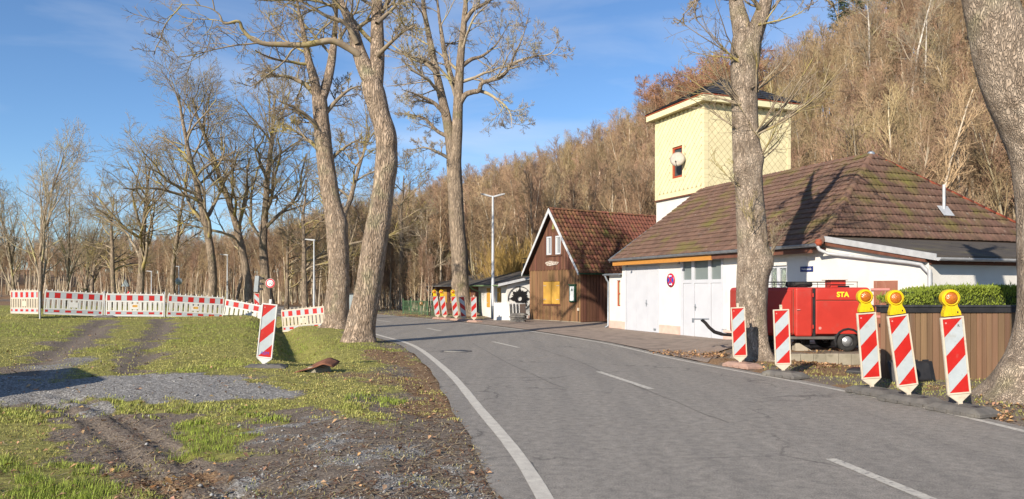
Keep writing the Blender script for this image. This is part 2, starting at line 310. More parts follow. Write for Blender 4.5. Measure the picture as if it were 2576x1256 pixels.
def hill(x, y):
    a = np.clip(x/np.maximum(y, 1), -.9, .9)
    return np.where(y > 20, np.interp(a, HA, H_C)*sst(0, 1, (y-np.interp(a, HA, H_F))/55.0), 0)
def base_z(x, y):
    x = np.asarray(x, float); y = np.asarray(y, float)
    xl, xr, xd = XL(y), XR(y), XD(y)
    dl = xl - x
    meadow = (0.20*sst(9, 14, y) + 0.24*sst(14, 29, y))*(1-0.6*sst(40, 60, y))
    side = np.where(y > 15.4, sst(-0.1, 1.5, xd-x), sst(1.2, 4.2, dl))
    blend = sst(14.2, 17.0, y)
    side = sst(1.2, 4.2, dl)*(1-blend) + sst(-0.1, 1.5, xd-x)*blend
    z = meadow*side*(dl > 0)
    z = z + 0.07*sst(0.5, 1.6, dl)*(1-side)
    z = z - 0.42*np.exp(-((x-xd)/0.62)**2)*sst(15.3, 16.6, y)*(1-sst(45, 60, y))
    # right verge, trailer stand behind the concrete kerb
    dr = x - xr
    plat = sst(4.6, 5.9, x)*np.where(y > 17.02, 1, 0)*(1-sst(21, 24, y))
    z = z + np.where(dr > 0, 0.165*plat, 0)
    z = z + np.where((dr > 0) & (y <= 17.02), 0.10*np.exp(-((x-5.4)/1.2)**2-((y-16.7)/0.9)**2) - 0.10*np.exp(-((x-7.6)/1.0)**2-((y-16.6)/0.9)**2) + 0.16*np.exp(-((x-7.7)/1.3)**2-((y-10.7)/1.3)**2), 0)
    z = z + np.where(dr > 0, 0.16*np.exp(-((x+2.9)/1.3)**2-((y-43.5)/1.6)**2), 0)
    z = z + hill(x, y)
    inr = sst(-0.42, -0.22, x-xl)*sst(-0.42, -0.22, xr-x)
    return z*(1-inr) - 0.05*inr
def G(x, y):
    """ground point seen at frame position (x, y)"""
    X, Y = 0.0, 15.0
    Y = FPX*CAMZ/(y-HZP)
    for _ in range(12):
        X = (x-CXP)*Y/FPX; Y = 0.5*Y + 0.5*FPX*(CAMZ-float(base_z(X, Y)))/(y-HZP)
    return np.array([(x-CXP)*Y/FPX, Y])
def stroke(px, x, y, r0, r1, soft=0.35):
    P = [G(*p) for p in px]; best = np.full(np.shape(x), 0.0); n = len(P)-1
    for i in range(n):
        a, b = P[i], P[i+1]; d = b-a; L2 = max((d*d).sum(), 1e-6)
        t = np.clip(((x-a[0])*d[0]+(y-a[1])*d[1])/L2, 0, 1)
        dist = np.hypot(x-a[0]-t*d[0], y-a[1]-t*d[1]); r = r0+(r1-r0)*(i+t)/n
        best = np.maximum(best, 1-sst(1-soft, 1+soft, dist/r))
    return best
RUT = [G(*p) for p in ((100, 995), (180, 1020), (250, 1055), (330, 1108), (405, 1170), (490, 1243), (545, 1300))]
def along(P, x, y):
    best = np.full(np.shape(x), 9.0); off = np.full(np.shape(x), 9.0); s = np.zeros(np.shape(x)); acc = 0
    for i in range(len(P)-1):
        a, b = P[i], P[i+1]; d = b-a; L = math.hypot(*d)
        t = np.clip(((x-a[0])*d[0]+(y-a[1])*d[1])/L**2, 0, 1)
        dist = np.hypot(x-a[0]-t*d[0], y-a[1]-t*d[1]); sg = np.sign((x-a[0])*d[1]-(y-a[1])*d[0])
        k = dist < best; best = np.where(k, dist, best); off = np.where(k, dist*sg, off); s = np.where(k, acc+t*L, s); acc += L
    return best, off, s
def cover(x, y):
    """grass, gravel, mud, litter and green amounts on the ground"""
    x = np.asarray(x, float); y = np.asarray(y, float)
    n1 = fbm(x*0.9, y*0.9, 11); n2 = fbm(x*3.1, y*3.1, 23); n3 = fbm(x*0.35+5, y*0.35, 37)
    wob = (n1-0.5)*1.1 + (n2-0.5)*0.8
    xw, yw = x + (n1-0.5)*1.3+(n2-.5)*.7, y + (fbm(x*0.8, y*0.8, 51)-0.5)*1.3+(fbm(x*4, y*4, 53)-.5)*.9
    dl = XL(y)-x; dr = x-XR(y)
    left = sst(0.15, 0.4, dl)
    grass = 0.80 + wob*0.62
    grass = grass*sst(0.15, 1.6, dl + (n1-0.5)*1.5)
    gravel = stroke([(-200, 985), (150, 982), (330, 972), (470, 974), (590, 985)], xw, yw, 0.92, 0.80)
    gravel = np.maximum(gravel, (0.12+0.55*sst(.48,.62,n2))*stroke([(800, 1075), (960, 1130), (1080, 1200), (1050, 1300)], xw, yw, 0.75, 0.75, 0.6))
    gravel = np.maximum(gravel, (0.1+0.6*sst(.45,.6,n2))*stroke([(560, 1215), (760, 1235), (950, 1245)], xw, yw, 0.45, 0.6, 0.7))
    gravel = np.maximum(gravel, 0.6*stroke([(190, 905), (110, 950)], xw, yw, 0.45, 0.5, 0.7))
    gravel = np.maximum(gravel, 0.75*stroke([(160, 1010), (260, 1035)], xw, yw, 0.3, 0.3, 0.7))
    mud = stroke([(110, 1000), (190, 1025), (260, 1060), (335, 1112), (405, 1172), (490, 1245), (545, 1300)], xw, yw, 0.40, 0.52, 0.4)
    mud = np.maximum(mud, 0.9*stroke([(320, 1035), (400, 1075), (470, 1150), (590, 1225), (660, 1300)], xw, yw, 0.18, 0.45, 0.6))
    mud = np.maximum(mud, 0.95*stroke([(720, 1060), (830, 1100), (960, 1130), (1100, 1190), (1200, 1300)], xw, yw, 0.55, 0.95, 0.6))
    mud = np.maximum(mud, 0.95*stroke([(700, 1150), (800, 1180), (950, 1230), (900, 1320)], xw, yw, 0.42, 0.8, 0.6))
    mud = np.maximum(mud, 0.85*stroke([(265, 806), (235, 830), (165, 868), (95, 915), (10, 985)], xw, yw, 0.42, 0.5, 0.5))
    mud = np.maximum(mud, 0.70*stroke([(415, 803), (395, 830), (372, 880), (350, 935)], xw, yw, 0.42, 0.35, 0.6))
    mud = np.maximum(mud, 0.8*stroke([(880, 1000), (1040, 1040), (1150, 1080)], xw, yw, 0.3, 0.4, 0.5))
    litter = np.maximum(0.95*stroke([(960, 885), (1060, 925), (1110, 985), (1130, 1040)], xw, yw, 0.55, 0.5, 0.6), 0.6*stroke([(880, 950), (1010, 965)], xw, yw, 0.6, 0.6, 0.6))
    litter = np.maximum(litter, 0.7*stroke([(400, 1215), (340, 1250)], xw, yw, 0.32, 0.38, 0.5))
    green = np.maximum(stroke([(470, 1085), (600, 1095), (540, 1130)], xw, yw, 0.38, 0.42, 0.5), stroke([(880, 1005), (1000, 1015)], xw, yw, 0.33, 0.3, 0.5))
    green = np.maximum(green, 0.8*stroke([(0, 1180), (200, 1215), (60, 1270)], xw, yw, 0.5, 0.5, 0.6))
    green = np.maximum(green, 0.75*stroke([(480, 820), (620, 822), (700, 850), (740, 890)], xw, yw, 1.1, 0.7, 0.6))
    green = np.maximum(green, 0.55*stroke([(-20, 830), (120, 845)], xw, yw, 1.5, 1.2, 0.6)) 
    green = np.clip(green + 0.5*sst(0.52, 0.70, n3), 0, 1)
    patch_ = stroke([(500, 1065), (580, 1075), (620, 1105), (540, 1130)], xw, yw, 0.36, 0.40, 0.5)
    mud = mud*(1-0.95*patch_); green = np.maximum(green, patch_)
    tuft = sst(0.56, 0.66, n2)*sst(0.44, 0.58, n1)
    bare = np.maximum(np.maximum(mud, gravel), 0.75*litter)
    grass = np.clip(np.maximum(grass*(1-1.15*bare), 0.75*green*(1-0.6*bare)*left*(bare < .9)), 0, 1)
    grass = np.maximum(grass, 0.7*tuft*left*(1-0.85*gravel))
    # right side verge
    vr = sst(0.25, 0.8, dr + (n1-0.5)*0.8)
    fore = sst(-0.6, 0.6, (y-18.2) - (x-3.4)*0.25)*(y < 44)*(x > -1.5)*(x < 12)      # paved forecourt keeps grass away
    gr = np.where(dr > 0, vr*(0.45+wob*0.7)*(1-fore), 0)
    gr = np.where((dr > 0) & (y > 36), np.maximum(gr, vr*0.75*(1-fore)), gr)
    litter = np.where(dr > 0, sst(0.5, 0.65, n1)*0.8*(1-fore) + 0.9*np.exp(-((y-16.55)/0.45)**2)*(x > 3.6)*(x < 9), litter)
    grass = np.where(dl > 0, grass, np.where(dr > 0, np.clip(gr-0.5*litter*(y < 20), 0, 1), 0))
    wood = sst(1.0, 3.5, hill(x, y)) + sst(62, 75, y)*(dl > 3) + (sst(0.2, 1.5, x-XR(y)-3)*sst(58, 66, y))
    wood = np.clip(wood, 0, 1)
    litter = np.maximum(litter, wood); grass = grass*(1-0.9*wood)
    gravel = np.where(dl > 0, gravel, 0); mud = np.where(dl > 0, mud, np.where(dr > 0, 0.6*(1-fore), 0))
    return grass, np.clip(gravel, 0, 1), np.clip(mud, 0, 1), np.clip(litter, 0, 1), np.where(dl > 0, green, 0.2)
def ground_z(x, y, fine=True):
    x = np.asarray(x, float); y = np.asarray(y, float)
    z = base_z(x, y)
    if fine:
        inr = sst(-0.42, -0.22, x-XL(y))*sst(-0.42, -0.22, XR(y)-x)
        z = z + (1-inr)*((fbm(x*1.1, y*1.1, 5)-0.5)*0.07 + (fbm(x*5, y*5, 9)-0.5)*0.035)*sst(0.1, 1.0, np.maximum(XL(y)-x, x-XR(y)))*np.where((x > XR(y)) & (y > 16) & (y < 45) & (x < 12), 0.12, 1.0)
        d, off, s = along(RUT, x, y)
        for o in (-0.22, 0.16):                                    # two tyre prints with raised lugs
            q = np.abs(off-o)
            tread = 0.5+0.5*np.sign(np.sin(s*38+np.sign(off-o)*1.5))
            z = z + np.where(q < 0.11, -0.034+0.026*tread*(q > 0.025)*(q < 0.10), 0) + 0.018*np.exp(-((q-0.135)/0.025)**2)
        d2, off2, s2 = along([G(270, 808), G(165, 868), G(95, 915)], x, y); z = z - 0.07*np.exp(-(off2/0.28)**2)*(d2 < 1)
        d2, off2, s2 = along([G(415, 805), G(372, 880), G(350, 935)], x, y); z = z - 0.06*np.exp(-(off2/0.28)**2)*(d2 < 1)
    return z
def gz(x, y): return float(ground_z(np.array([x]), np.array([y]))[0])

def axis(segs):
    out = []
    for a, b, st in segs: out.append(np.arange(a, b, st))
    return np.concatenate(out)
def grow(a, b, s0, k=1.13):
    o = [a]; s = s0
    while abs(o[-1]-a) < abs(b-a): o.append(o[-1]+math.copysign(s, b-a)); s *= k
    return np.array(o[1:])
gxs = np.concatenate([grow(-16, -700, 0.25)[::-1], axis([(-16, -8, 0.16), (-8, -6, 0.08), (-6, -.6, 0.045), (-.6, 1.5, .07), (1.5, 9.5, 0.16)]), grow(9.5, 700, 0.25)])
gys = np.concatenate([grow(4.2, -80, 0.4)[::-1], axis([(4.2, 10, 0.045), (10, 12, .07), (12, 17, 0.10), (17, 36, 0.2)]), grow(36, 900, 0.3, 1.10)])
XX, YY = np.meshgrid(gxs, gys, indexing='ij'); xf, yf = XX.ravel(), YY.ravel()
zf = ground_z(xf, yf); nx, ny = len(gxs), len(gys)
ii, jj = np.meshgrid(np.arange(nx-1), np.arange(ny-1), indexing='ij'); q = (ii*ny+jj).ravel()
gme = np_mesh('ground', np.stack([xf, yf, zf], 1), np.stack([q, q+ny, q+ny+1, q+1], 1), True)
cv = cover(xf, yf)
for nm, a in zip(('grass', 'gravel', 'mud', 'litter', 'green'), cv):
    at_ = gme.attributes.new(nm, 'FLOAT', 'POINT'); at_.data.foreach_set('value', np.ascontiguousarray(a, dtype=np.float32))
gm = bpy.data.materials.new('mixed_ground'); gm.use_nodes = True
N, L = gm.node_tree.nodes, gm.node_tree.links; P = N['Principled BSDF']; P.inputs['Roughness'].default_value = 0.95; P.inputs['Specular IOR Level'].default_value = 0.15
geo = N.new('ShaderNodeNewGeometry')
def gn(sc, det=8, rg=0.6):
    n = N.new('ShaderNodeTexNoise'); n.inputs['Scale'].default_value = sc; n.inputs['Detail'].default_value = det; n.inputs['Roughness'].default_value = rg; L.new(geo.outputs['Position'], n.inputs['Vector']); return n
def gramp(f, stops):
    r = N.new('ShaderNodeValToRGB'); e = r.color_ramp.elements
    for i, (p, c) in enumerate(stops):
        el = e[i] if i < 2 else e.new(p)
        el.position = p; el.color = (*c, 1)
    L.new(f, r.inputs['Fac']); return r.outputs['Color']
def gmix(f, a, b):
    x = N.new('ShaderNodeMix'); x.data_type = 'RGBA'; L.new(f, x.inputs['Factor']); L.new(a, x.inputs[6]); L.new(b, x.inputs[7]); return x.outputs[2]
def gat(nm, br):
    a = N.new('ShaderNodeAttribute'); a.attribute_name = nm
    ad = N.new('ShaderNodeMath'); ad.operation = 'ADD'; L.new(a.outputs['Fac'], ad.inputs[0])
    sb = N.new('ShaderNodeMath'); sb.operation = 'MULTIPLY_ADD'; L.new(br, sb.inputs[0]); sb.inputs[1].default_value = 0.9; sb.inputs[2].default_value = -0.45; L.new(sb.outputs[0], ad.inputs[1])
    r = N.new('ShaderNodeMapRange'); L.new(ad.outputs[0], r.inputs['Value']); r.inputs['From Min'].default_value = 0.30; r.inputs['From Max'].default_value = 0.62; return r.outputs['Result']
nA, nB, nC = gn(9), gn(38, 6), gn(130, 4)
soil = gramp(nB.outputs['Fac'], [(0.30, (0.095, 0.074, 0.058)), (0.70, (0.285, 0.238, 0.190)), (0.5, (0.175, 0.142, 0.113))])
turf = gramp(nA.outputs['Fac'], [(0.30, (0.150, 0.122, 0.050)), (0.70, (0.340, 0.305, 0.105)), (0.5, (0.230, 0.222, 0.062))])
vo = N.new('ShaderNodeTexVoronoi'); vo.inputs['Scale'].default_value = 42; L.new(geo.outputs['Position'], vo.inputs['Vector'])
vsep = N.new('ShaderNodeSeparateColor'); L.new(vo.outputs['Color'], vsep.inputs[0])
grav = gramp(vsep.outputs[0], [(0.0, (0.135, 0.125, 0.115)), (1.0, (0.40, 0.385, 0.36)), (0.55, (0.235, 0.225, 0.21))])
leaf = gramp(nB.outputs['Fac'], [(0.30, (0.13, 0.078, 0.045)), (0.70, (0.34, 0.23, 0.135)), (0.5, (0.22, 0.138, 0.078))])
c = gmix(gat('grass', nA.outputs['Fac']), soil, turf)
c = gmix(gat('mud', nA.outputs['Fac']), c, soil)
c = gmix(gat('gravel', nB.outputs['Fac']), c, grav)
c = gmix(gat('litter', nA.outputs['Fac']), c, leaf)
L.new(c, P.inputs['Base Color'])
bp = N.new('ShaderNodeBump'); bp.inputs['Strength'].default_value = 0.8; bp.inputs['Distance'].default_value = 0.03
ad = N.new('ShaderNodeMath'); ad.operation = 'MULTIPLY_ADD'; L.new(nC.outputs['Fac'], ad.inputs[0]); ad.inputs[1].default_value = 0.5; L.new(nB.outputs['Fac'], ad.inputs[2])
L.new(ad.outputs[0], bp.inputs['Height']); L.new(bp.outputs['Normal'], P.inputs['Normal'])
gme.materials.append(gm)
ground = link(bpy.data.objects.new('ground', gme)); tag(ground, 'patchy grass, mud and gravel ground with wheel ruts', None, None, 'structure')

# ------------------------------------------------------------------ road
ma = bpy.data.materials.new('worn_asphalt'); ma.use_nodes = True
N, L = ma.node_tree.nodes, ma.node_tree.links; P = N['Principled BSDF']; P.inputs['Roughness'].default_value = 0.8; P.inputs['Specular IOR Level'].default_value = 0.35
geo = N.new('ShaderNodeNewGeometry')
n1, n2, n3 = gn(0.55, 5), gn(9, 9, 0.72), gn(75, 5, 0.7)
mpp = N.new('ShaderNodeMapping'); mpp.inputs['Scale'].default_value = (2.4, 0.22, 1); mpp.inputs['Rotation'].default_value = (0, 0, 0.22); L.new(geo.outputs['Position'], mpp.inputs['Vector'])
lanes = N.new('ShaderNodeTexNoise'); lanes.inputs['Scale'].default_value = 1.1; lanes.inputs['Detail'].default_value = 5; L.new(mpp.outputs['Vector'], lanes.inputs['Vector'])
c = gramp(n2.outputs['Fac'], [(0.3, (0.150, 0.137, 0.118)), (0.66, (0.335, 0.303, 0.260))])
c = gmix(gramp(lanes.outputs['Fac'], [(0.40, (0, 0, 0)), (0.65, (0.38, 0.38, 0.38))]), c, gramp(n2.outputs['Fac'], [(0.3, (0.125, 0.115, 0.102)), (0.7, (0.185, 0.171, 0.152))]))
c = gmix(gramp(n3.outputs['Fac'], [(0.36, (0.75, 0.75, 0.75)), (0.50, (0, 0, 0))]), c, gramp(n1.outputs['Fac'], [(0.3, (0.06, 0.058, 0.056)), (0.7, (0.085, 0.08, 0.076))]))
c = gmix(gramp(n3.outputs['Fac'], [(0.54, (0, 0, 0)), (0.68, (0.85, 0.85, 0.85))]), c, gramp(n1.outputs['Fac'], [(0.3, (0.38, 0.35, 0.31)), (0.7, (0.44, 0.41, 0.36))]))
# cracks
vc = N.new('ShaderNodeTexVoronoi'); vc.feature = 'DISTANCE_TO_EDGE'; vc.inputs['Scale'].default_value = 0.42
dn = gn(1.7, 6); av = N.new('ShaderNodeMix'); av.data_type = 'VECTOR'; av.inputs['Factor'].default_value = 0.45; L.new(geo.outputs['Position'], av.inputs[4]); L.new(dn.outputs['Color'], av.inputs[5]); L.new(av.outputs[1], vc.inputs['Vector'])
ck = gramp(vc.outputs['Distance'], [(0.0015, (0.75, 0.75, 0.75)), (0.006, (0, 0, 0))])
ckm = N.new('ShaderNodeMix'); ckm.data_type = 'RGBA'; ckm.blend_type = 'MULTIPLY'; ckm.inputs['Factor'].default_value = 1
L.new(ck, ckm.inputs[6]); L.new(gramp(n1.outputs['Fac'], [(0.44, (0, 0, 0)), (0.58, (1, 1, 1))]), ckm.inputs[7])
c = gmix(ckm.outputs[2], c, gramp(n1.outputs['Fac'], [(0.3, (0.045, 0.04, 0.036)), (0.7, (0.06, 0.054, 0.048))]))
L.new(c, P.inputs['Base Color'])
bp = N.new('ShaderNodeBump'); bp.inputs['Strength'].default_value = 0.55; bp.inputs['Distance'].default_value = 0.012; L.new(n3.outputs['Fac'], bp.inputs['Height']); L.new(bp.outputs['Normal'], P.inputs['Normal'])
ys = np.concatenate([np.arange(-55, 4, 3.0), np.arange(4, 50, 0.25), np.arange(50, 129, 1.5)])
def strip(xa, xb, z, nu=2):
    t = np.linspace(0, 1, nu); V = np.stack([(xa[:, None]*(1-t)+xb[:, None]*t), np.repeat(ys[:, None], nu, 1), np.full((len(ys), nu), z)], 2).reshape(-1, 3)
    i, j = np.meshgrid(np.arange(len(ys)-1), np.arange(nu-1), indexing='ij'); q = (i*nu+j).ravel()
    return V, np.stack([q, q+1, q+nu+1, q+nu], 1)
edge_l = XL(ys) - 0.26 - 0.22*fbm(ys*0.45, ys*0+3, 3)
edge_r = XR(ys) + 0.20 + 0.10*fbm(ys*1.5, ys*0+9, 4)
V, F = strip(edge_l, edge_r, 0.0, 7)
road = npo('road', V, F, ma); tag(road, 'grey worn asphalt country road curving to the left', None, None, 'structure')
M['mark'] = pm('worn_road_paint', (0.54, 0.51, 0.44), (0.43, 0.40, 0.35), 9, 0.75, 0.2, 90, patch=((0.20, 0.19, 0.18), 60, 0.60, 0.70))
M['mark_r'] = pm('very_worn_road_paint', (0.52, 0.49, 0.42), (0.40, 0.375, 0.33), 9, 0.75, 0.2, 90, patch=((0.18, 0.17, 0.16), 22, 0.54, 0.66))
def edge_line(cx, wd, nm, lb, mt):
    dx = np.gradient(cx, ys); w2 = wd/2*np.sqrt(1+dx**2)*(1+0.10*(vnoise(ys*5, ys*0, 2)-0.5)); V, F = strip(cx-w2, cx+w2, 0.004)
    tag(npo(nm, V, F, mt), lb, None, None, 'structure')
edge_line(XL(ys), 0.14, 'road_edge_marking', 'solid white line along the left edge of the road', M['mark'])
edge_line(XR(ys), 0.11, 'road_edge_marking', 'worn white line along the right edge of the road', M['mark_r'])
for (a, b) in (((3.62, 3.2), (3.10, 7.19)), ((2.3, 12.2), (1.73, 14.8)), ((.19, 20.9), (-.6, 23.25)), ((-2.8, 29.2), (-3.6, 31.3)), ((-6.1, 37.2), (-7.35, 39.8)), ((-10.2, 45.6), (-11.6, 48.2)), ((-15.2, 54), (-17, 56.6))):
    a = np.array(a); b = np.array(b); d = (b-a)/np.hypot(*(b-a)); n = np.array([-d[1], d[0]])*0.06
    m = MB().quad((*(a-n), .004), (*(a+n), .004), (*(b+n), .004), (*(b-n), .004)); m.f = [f[::-1] for f in m.f]
    tag(m.build('road_dash_marking', M['mark_r']), 'white centre dash painted on the road', None, None, 'structure')
# dark joints and bitumen seams in the asphalt
M['seam'] = pm('bitumen_seam', (0.075, 0.070, 0.065), (0.15, 0.14, 0.125), 14, 0.7)
def seam(px, wd):
    P_ = curve([G(*p) for p in px], 8); d = np.gradient(P_, axis=0); d /= np.hypot(d[:, 0], d[:, 1])[:, None]; n = np.stack([-d[:, 1], d[:, 0]], 1)
    P_ = P_ + n*((vnoise(np.arange(len(P_))*0.7, np.zeros(len(P_)), 6)-0.5)*0.05)[:, None]
    w_ = wd*(0.5+vnoise(np.arange(len(P_))*1.1, np.zeros(len(P_)), 4))[:, None]/2
    V = np.concatenate([np.c_[P_-n*w_, np.full(len(P_), .003)], np.c_[P_+n*w_, np.full(len(P_), .003)]]); k = len(P_); i = np.arange(k-1)
    tag(npo('road_seam', V, np.stack([i+k, i, i+1, i+k+1], 1), M['seam']), None, None, None, 'structure')
seam([(1330, 872), (1440, 910), (1560, 962), (1700, 1020), (1830, 1075)], 0.016)
seam([(1190, 868), (1300, 930), (1420, 985)], 0.016)
seam([(1130, 960), (1260, 957), (1400, 958)], 0.014)
seam([(1365, 1256), (1330, 1225), (1345, 1190), (1310, 1160)], 0.022)
seam([(1180, 905), (1330, 902), (1420, 900)], 0.014)
# manhole
c0 = G(1147, 889)
mh = thing('manhole_cover', (c0[0], c0[1], 0.0), 'round iron manhole cover set in the asphalt road', 'manhole cover')
MB().lathe([(0.43, 0.002), (0.43, 0.007), (0.34, 0.007), (0.34, 0.002)], 28).build('frame', pm('iron_ring', (0.13, 0.12, 0.11), (0.09, 0.085, 0.08), 9, 0.6), mh)
MB().lathe([(0.33, 0.003), (0.33, 0.009), (0.001, 0.009)], 28).build('lid', pm('dusty_lid', (0.24, 0.225, 0.20), (0.19, 0.18, 0.16), 9, 0.7, 0.6, 60), mh)
# forecourt paving between the road and the fire station
fm = pm('brown_forecourt_paving', (0.285, 0.222, 0.178), (0.205, 0.162, 0.130), 2.2, 0.92, 0.7, 14, patch=[((0.30, 0.25, 0.20), 6, 0.56, 0.72), ((0.095, 0.075, 0.06), 1.1, 0.58, 0.78), ((0.10, 0.08, 0.06), 16, 0.62, 0.75)])
yf_ = np.arange(16.6, 40.5, 0.3); xa = XR(yf_)+0.30
xb = np.interp(yf_, [16.6, 17.6, 18.6, 20, 30, 36, 40.5], [4.4, 4.9, 5.2, 9, 7.6, 5.0, 1.3])
xb = np.maximum(xb, xa+0.05)
t = np.linspace(0, 1, 12); V = np.stack([xa[:, None]*(1-t)+xb[:, None]*t, np.repeat(yf_[:, None], 12, 1), np.zeros((len(yf_), 12))], 2).reshape(-1, 3)
V[:, 2] = np.maximum(ground_z(V[:, 0], V[:, 1])+0.012, 0.004)
for k_ in range(len(V)):
    V[k_, 2] = 0.006 + max(0.0, float(base_z(V[k_, 0], V[k_, 1]))) + 0.03*float(sst(0, 1.2, V[k_, 0]-XR(V[k_, 1]))) 
i, j = np.meshgrid(np.arange(len(yf_)-1), np.arange(11), indexing='ij'); q = (i*12+j).ravel()
fc = npo('forecourt', V, np.stack([q, q+1, q+13, q+12], 1), fm, None, True); tag(fc, 'brown paved forecourt in front of the white gates', None, None, 'structure')

# ------------------------------------------------------------------ pieces of roofs and cladding
def basis(o, ux, wv, n):
    m = Matrix.Identity(4)
    for k, v in enumerate((ux, wv, n)): m.col[k][:3] = v
    m.col[3][:3] = o; return m
def tile_mesh(prof, tw, th, lo=None, hi=None, v0=0.0):
    """one roof tile in (u, v, n): wavy top, raised lower edge with a lip; clipped between lo(v) and hi(v)"""
    k = len(prof); us = np.linspace(0, tw*1.03, k); V = []
    for v, base in ((th*1.12, 0.004), (0.0, 0.034)):
        for u, p in zip(us, prof):
            uu = u
            if lo: uu = max(uu, lo(v0+v))
            if hi: uu = min(uu, hi(v0+v))
            V.append((uu, v, base+p))
    for i in range(k): V.append((V[k+i][0], 0.004, V[k+i][2]-0.026))
    F = [(i+k, i+k+1, i+1, i) for i in range(k-1)] + [(2*k+i, 2*k+i+1, k+i+1, k+i) for i in range(k-1)]
    return V, F
def tiled(parent, o, ux, wv, n, rows, th, tw, umax, lo, hi, prof, mat, nparts, name='roof_tile', rot=0.0, seed=1):
    """list of candidate tiles: (metric, matrix, V, F, full)"""
    rng = random.Random(seed); out = []
    full = tile_mesh(prof, tw, th)
    for r in range(rows):
        v = r*th
        for c in range(int(umax/tw)+2):
            u = c*tw
            l0, h0 = lo(v+th*0.5), hi(v+th*0.5)
            if u+tw*0.85 < l0 or u+tw*0.15 > h0: continue
            clip = u < max(lo(v), lo(v+th*1.12)) or u+tw*1.03 > min(hi(v), hi(v+th*1.12))
            if clip:
                V, F = tile_mesh(prof, tw, th, lambda q, u=u: lo(q)-u, lambda q, u=u: max(hi(q)-u, lo(q)-u+0.01), v)
            else: V, F = full
            p = Vector(o)+Vector(ux)*u+Vector(wv)*v
            mt = basis(p, ux, wv, n) @ Matrix.Rotation(R(rng.uniform(-0.8, 0.8)), 4, 'Z') @ Matrix.Rotation(R(rng.uniform(-0.9, 0.5)), 4, 'X')
            out.append((mt, V, F, not clip))
    return out
def place_tiles(cands, parent, root_mw, mat, nparts, name, stuffname):
    def metric(c):
        p = root_mw @ c[0].translation; nn = (root_mw.to_3x3() @ c[0].to_3x3().col[2]).normalized(); vw = Vector((0, 0, CAMZ))-p
        return -max(nn.dot(vw.normalized()), 0.0)/vw.length_squared
    cands = sorted(cands, key=metric); shared = {}
    MBs = MB()
    for k, (mt, V, F, fullp) in enumerate(cands):
        if k < nparts:
            key = id(V) if fullp else None
            if key is not None and key in shared: me = shared[key]
            else:
                me = bpy.data.meshes.new(name); me.from_pydata(V, [], F); me.materials.append(mat); me.update()
                for p in me.polygons: p.use_smooth = len(F) > 10 and p.index < len(F)//2
                if key is not None: shared[key] = me
            ob = link(bpy.data.objects.new(name, me), parent); ob.matrix_local = mt
        else: MBs.add([mt @ Vector(p) for p in V], F)
    if len(cands) > nparts: tag(MBs.build(stuffname, mat, parent), kind='stuff')
DBL = [0.012, 0.026, 0.012, 0.0, 0.012, 0.026, 0.012, 0.0][:7] + [0.012]
SPAN = [0.0, 0.008, 0.036, 0.052, 0.036, 0.010, 0.0]
def gutter(name, a, b, r, mat, parent):
    a, b = Vector(a), Vector(b); t = (b-a).normalized(); s = t.cross(Vector((0, 0, 1))).normalized(); m = MB(); n = 8
    for rr in (r, r-0.008):
        pts = [[p+rr*(math.cos(math.pi*(k/n))*s - math.sin(math.pi*(k/n))*Vector((0, 0, 1))) for k in range(n+1)] for p in (a, b)]
        m.add(pts[0]+pts[1], [(k, k+1, n+2+k, n+1+k) for k in range(n)], True)
    m.tube([a+s*r, b+s*r], 0.012, 6)
    m.add([a+r*(math.cos(math.pi*(k/n))*s-math.sin(math.pi*(k/n))*Vector((0, 0, 1))) for k in range(n+1)], [tuple(range(n+1))])
    m.add([b+r*(math.cos(math.pi*(k/n))*s-math.sin(math.pi*(k/n))*Vector((0, 0, 1))) for k in range(n+1)], [tuple(range(n+1))])
    ob = m.build(name, mat, parent)
    L_ = (b-a).length; k = int(L_/0.9)
    for i in range(1, k): 
        p = a.lerp(b, i/k); MB().tube([p-s*(r+.004)+Vector((0,0,.01)), p-Vector((0,0,r+.006)), p+s*(r+.006)+Vector((0,0,.01))], 0.009, 5).build('bracket', mat, ob)
    return ob

# ------------------------------------------------------------------ fire station
UA = math.atan2(-0.932, 0.364)
fs = thing('fire_station', (4.47, 30.0, 0.0), 'low white fire station with brown tiled hip roof and two white gates', 'building', UA)
bpy.context.view_layer.update(); FSM = fs.matrix_world.copy()
g1, g2, wn_ = (.31, 2.70, 0.0, 2.62), (4.17, 6.48, 0.0, 2.68), (8.58, 9.40, 1.30, 2.34)
mb = MB(); wall_open(mb, 0, 10.65, 0, 0.3, -0.3, 2.80, [(g1[0], g1[1], -0.3, 2.62), (g2[0], g2[1], -0.3, 2.68), wn_])
mb.poly([(0.0, .3, -.3), (0.0, 9.5, -.3), (0.0, 9.5, 2.7), (0, 4.06, 5.75), (0, .3, 2.95)], (0.25, 0, 0))
mb.box(0.25, 10.65, 9.25, 9.5, -.3, 2.7); mb.box(10.4, 10.648, .3, 9.25, -.3, 2.75)
mb.build('wall', M['plaster'], fs)
for a, b in ((-0.003, .27), (2.74, 4.13), (6.52, 10.65)): box('plinth', M['plinth'], fs, a, b, -0.012, 0.1, -0.3, 0.34)
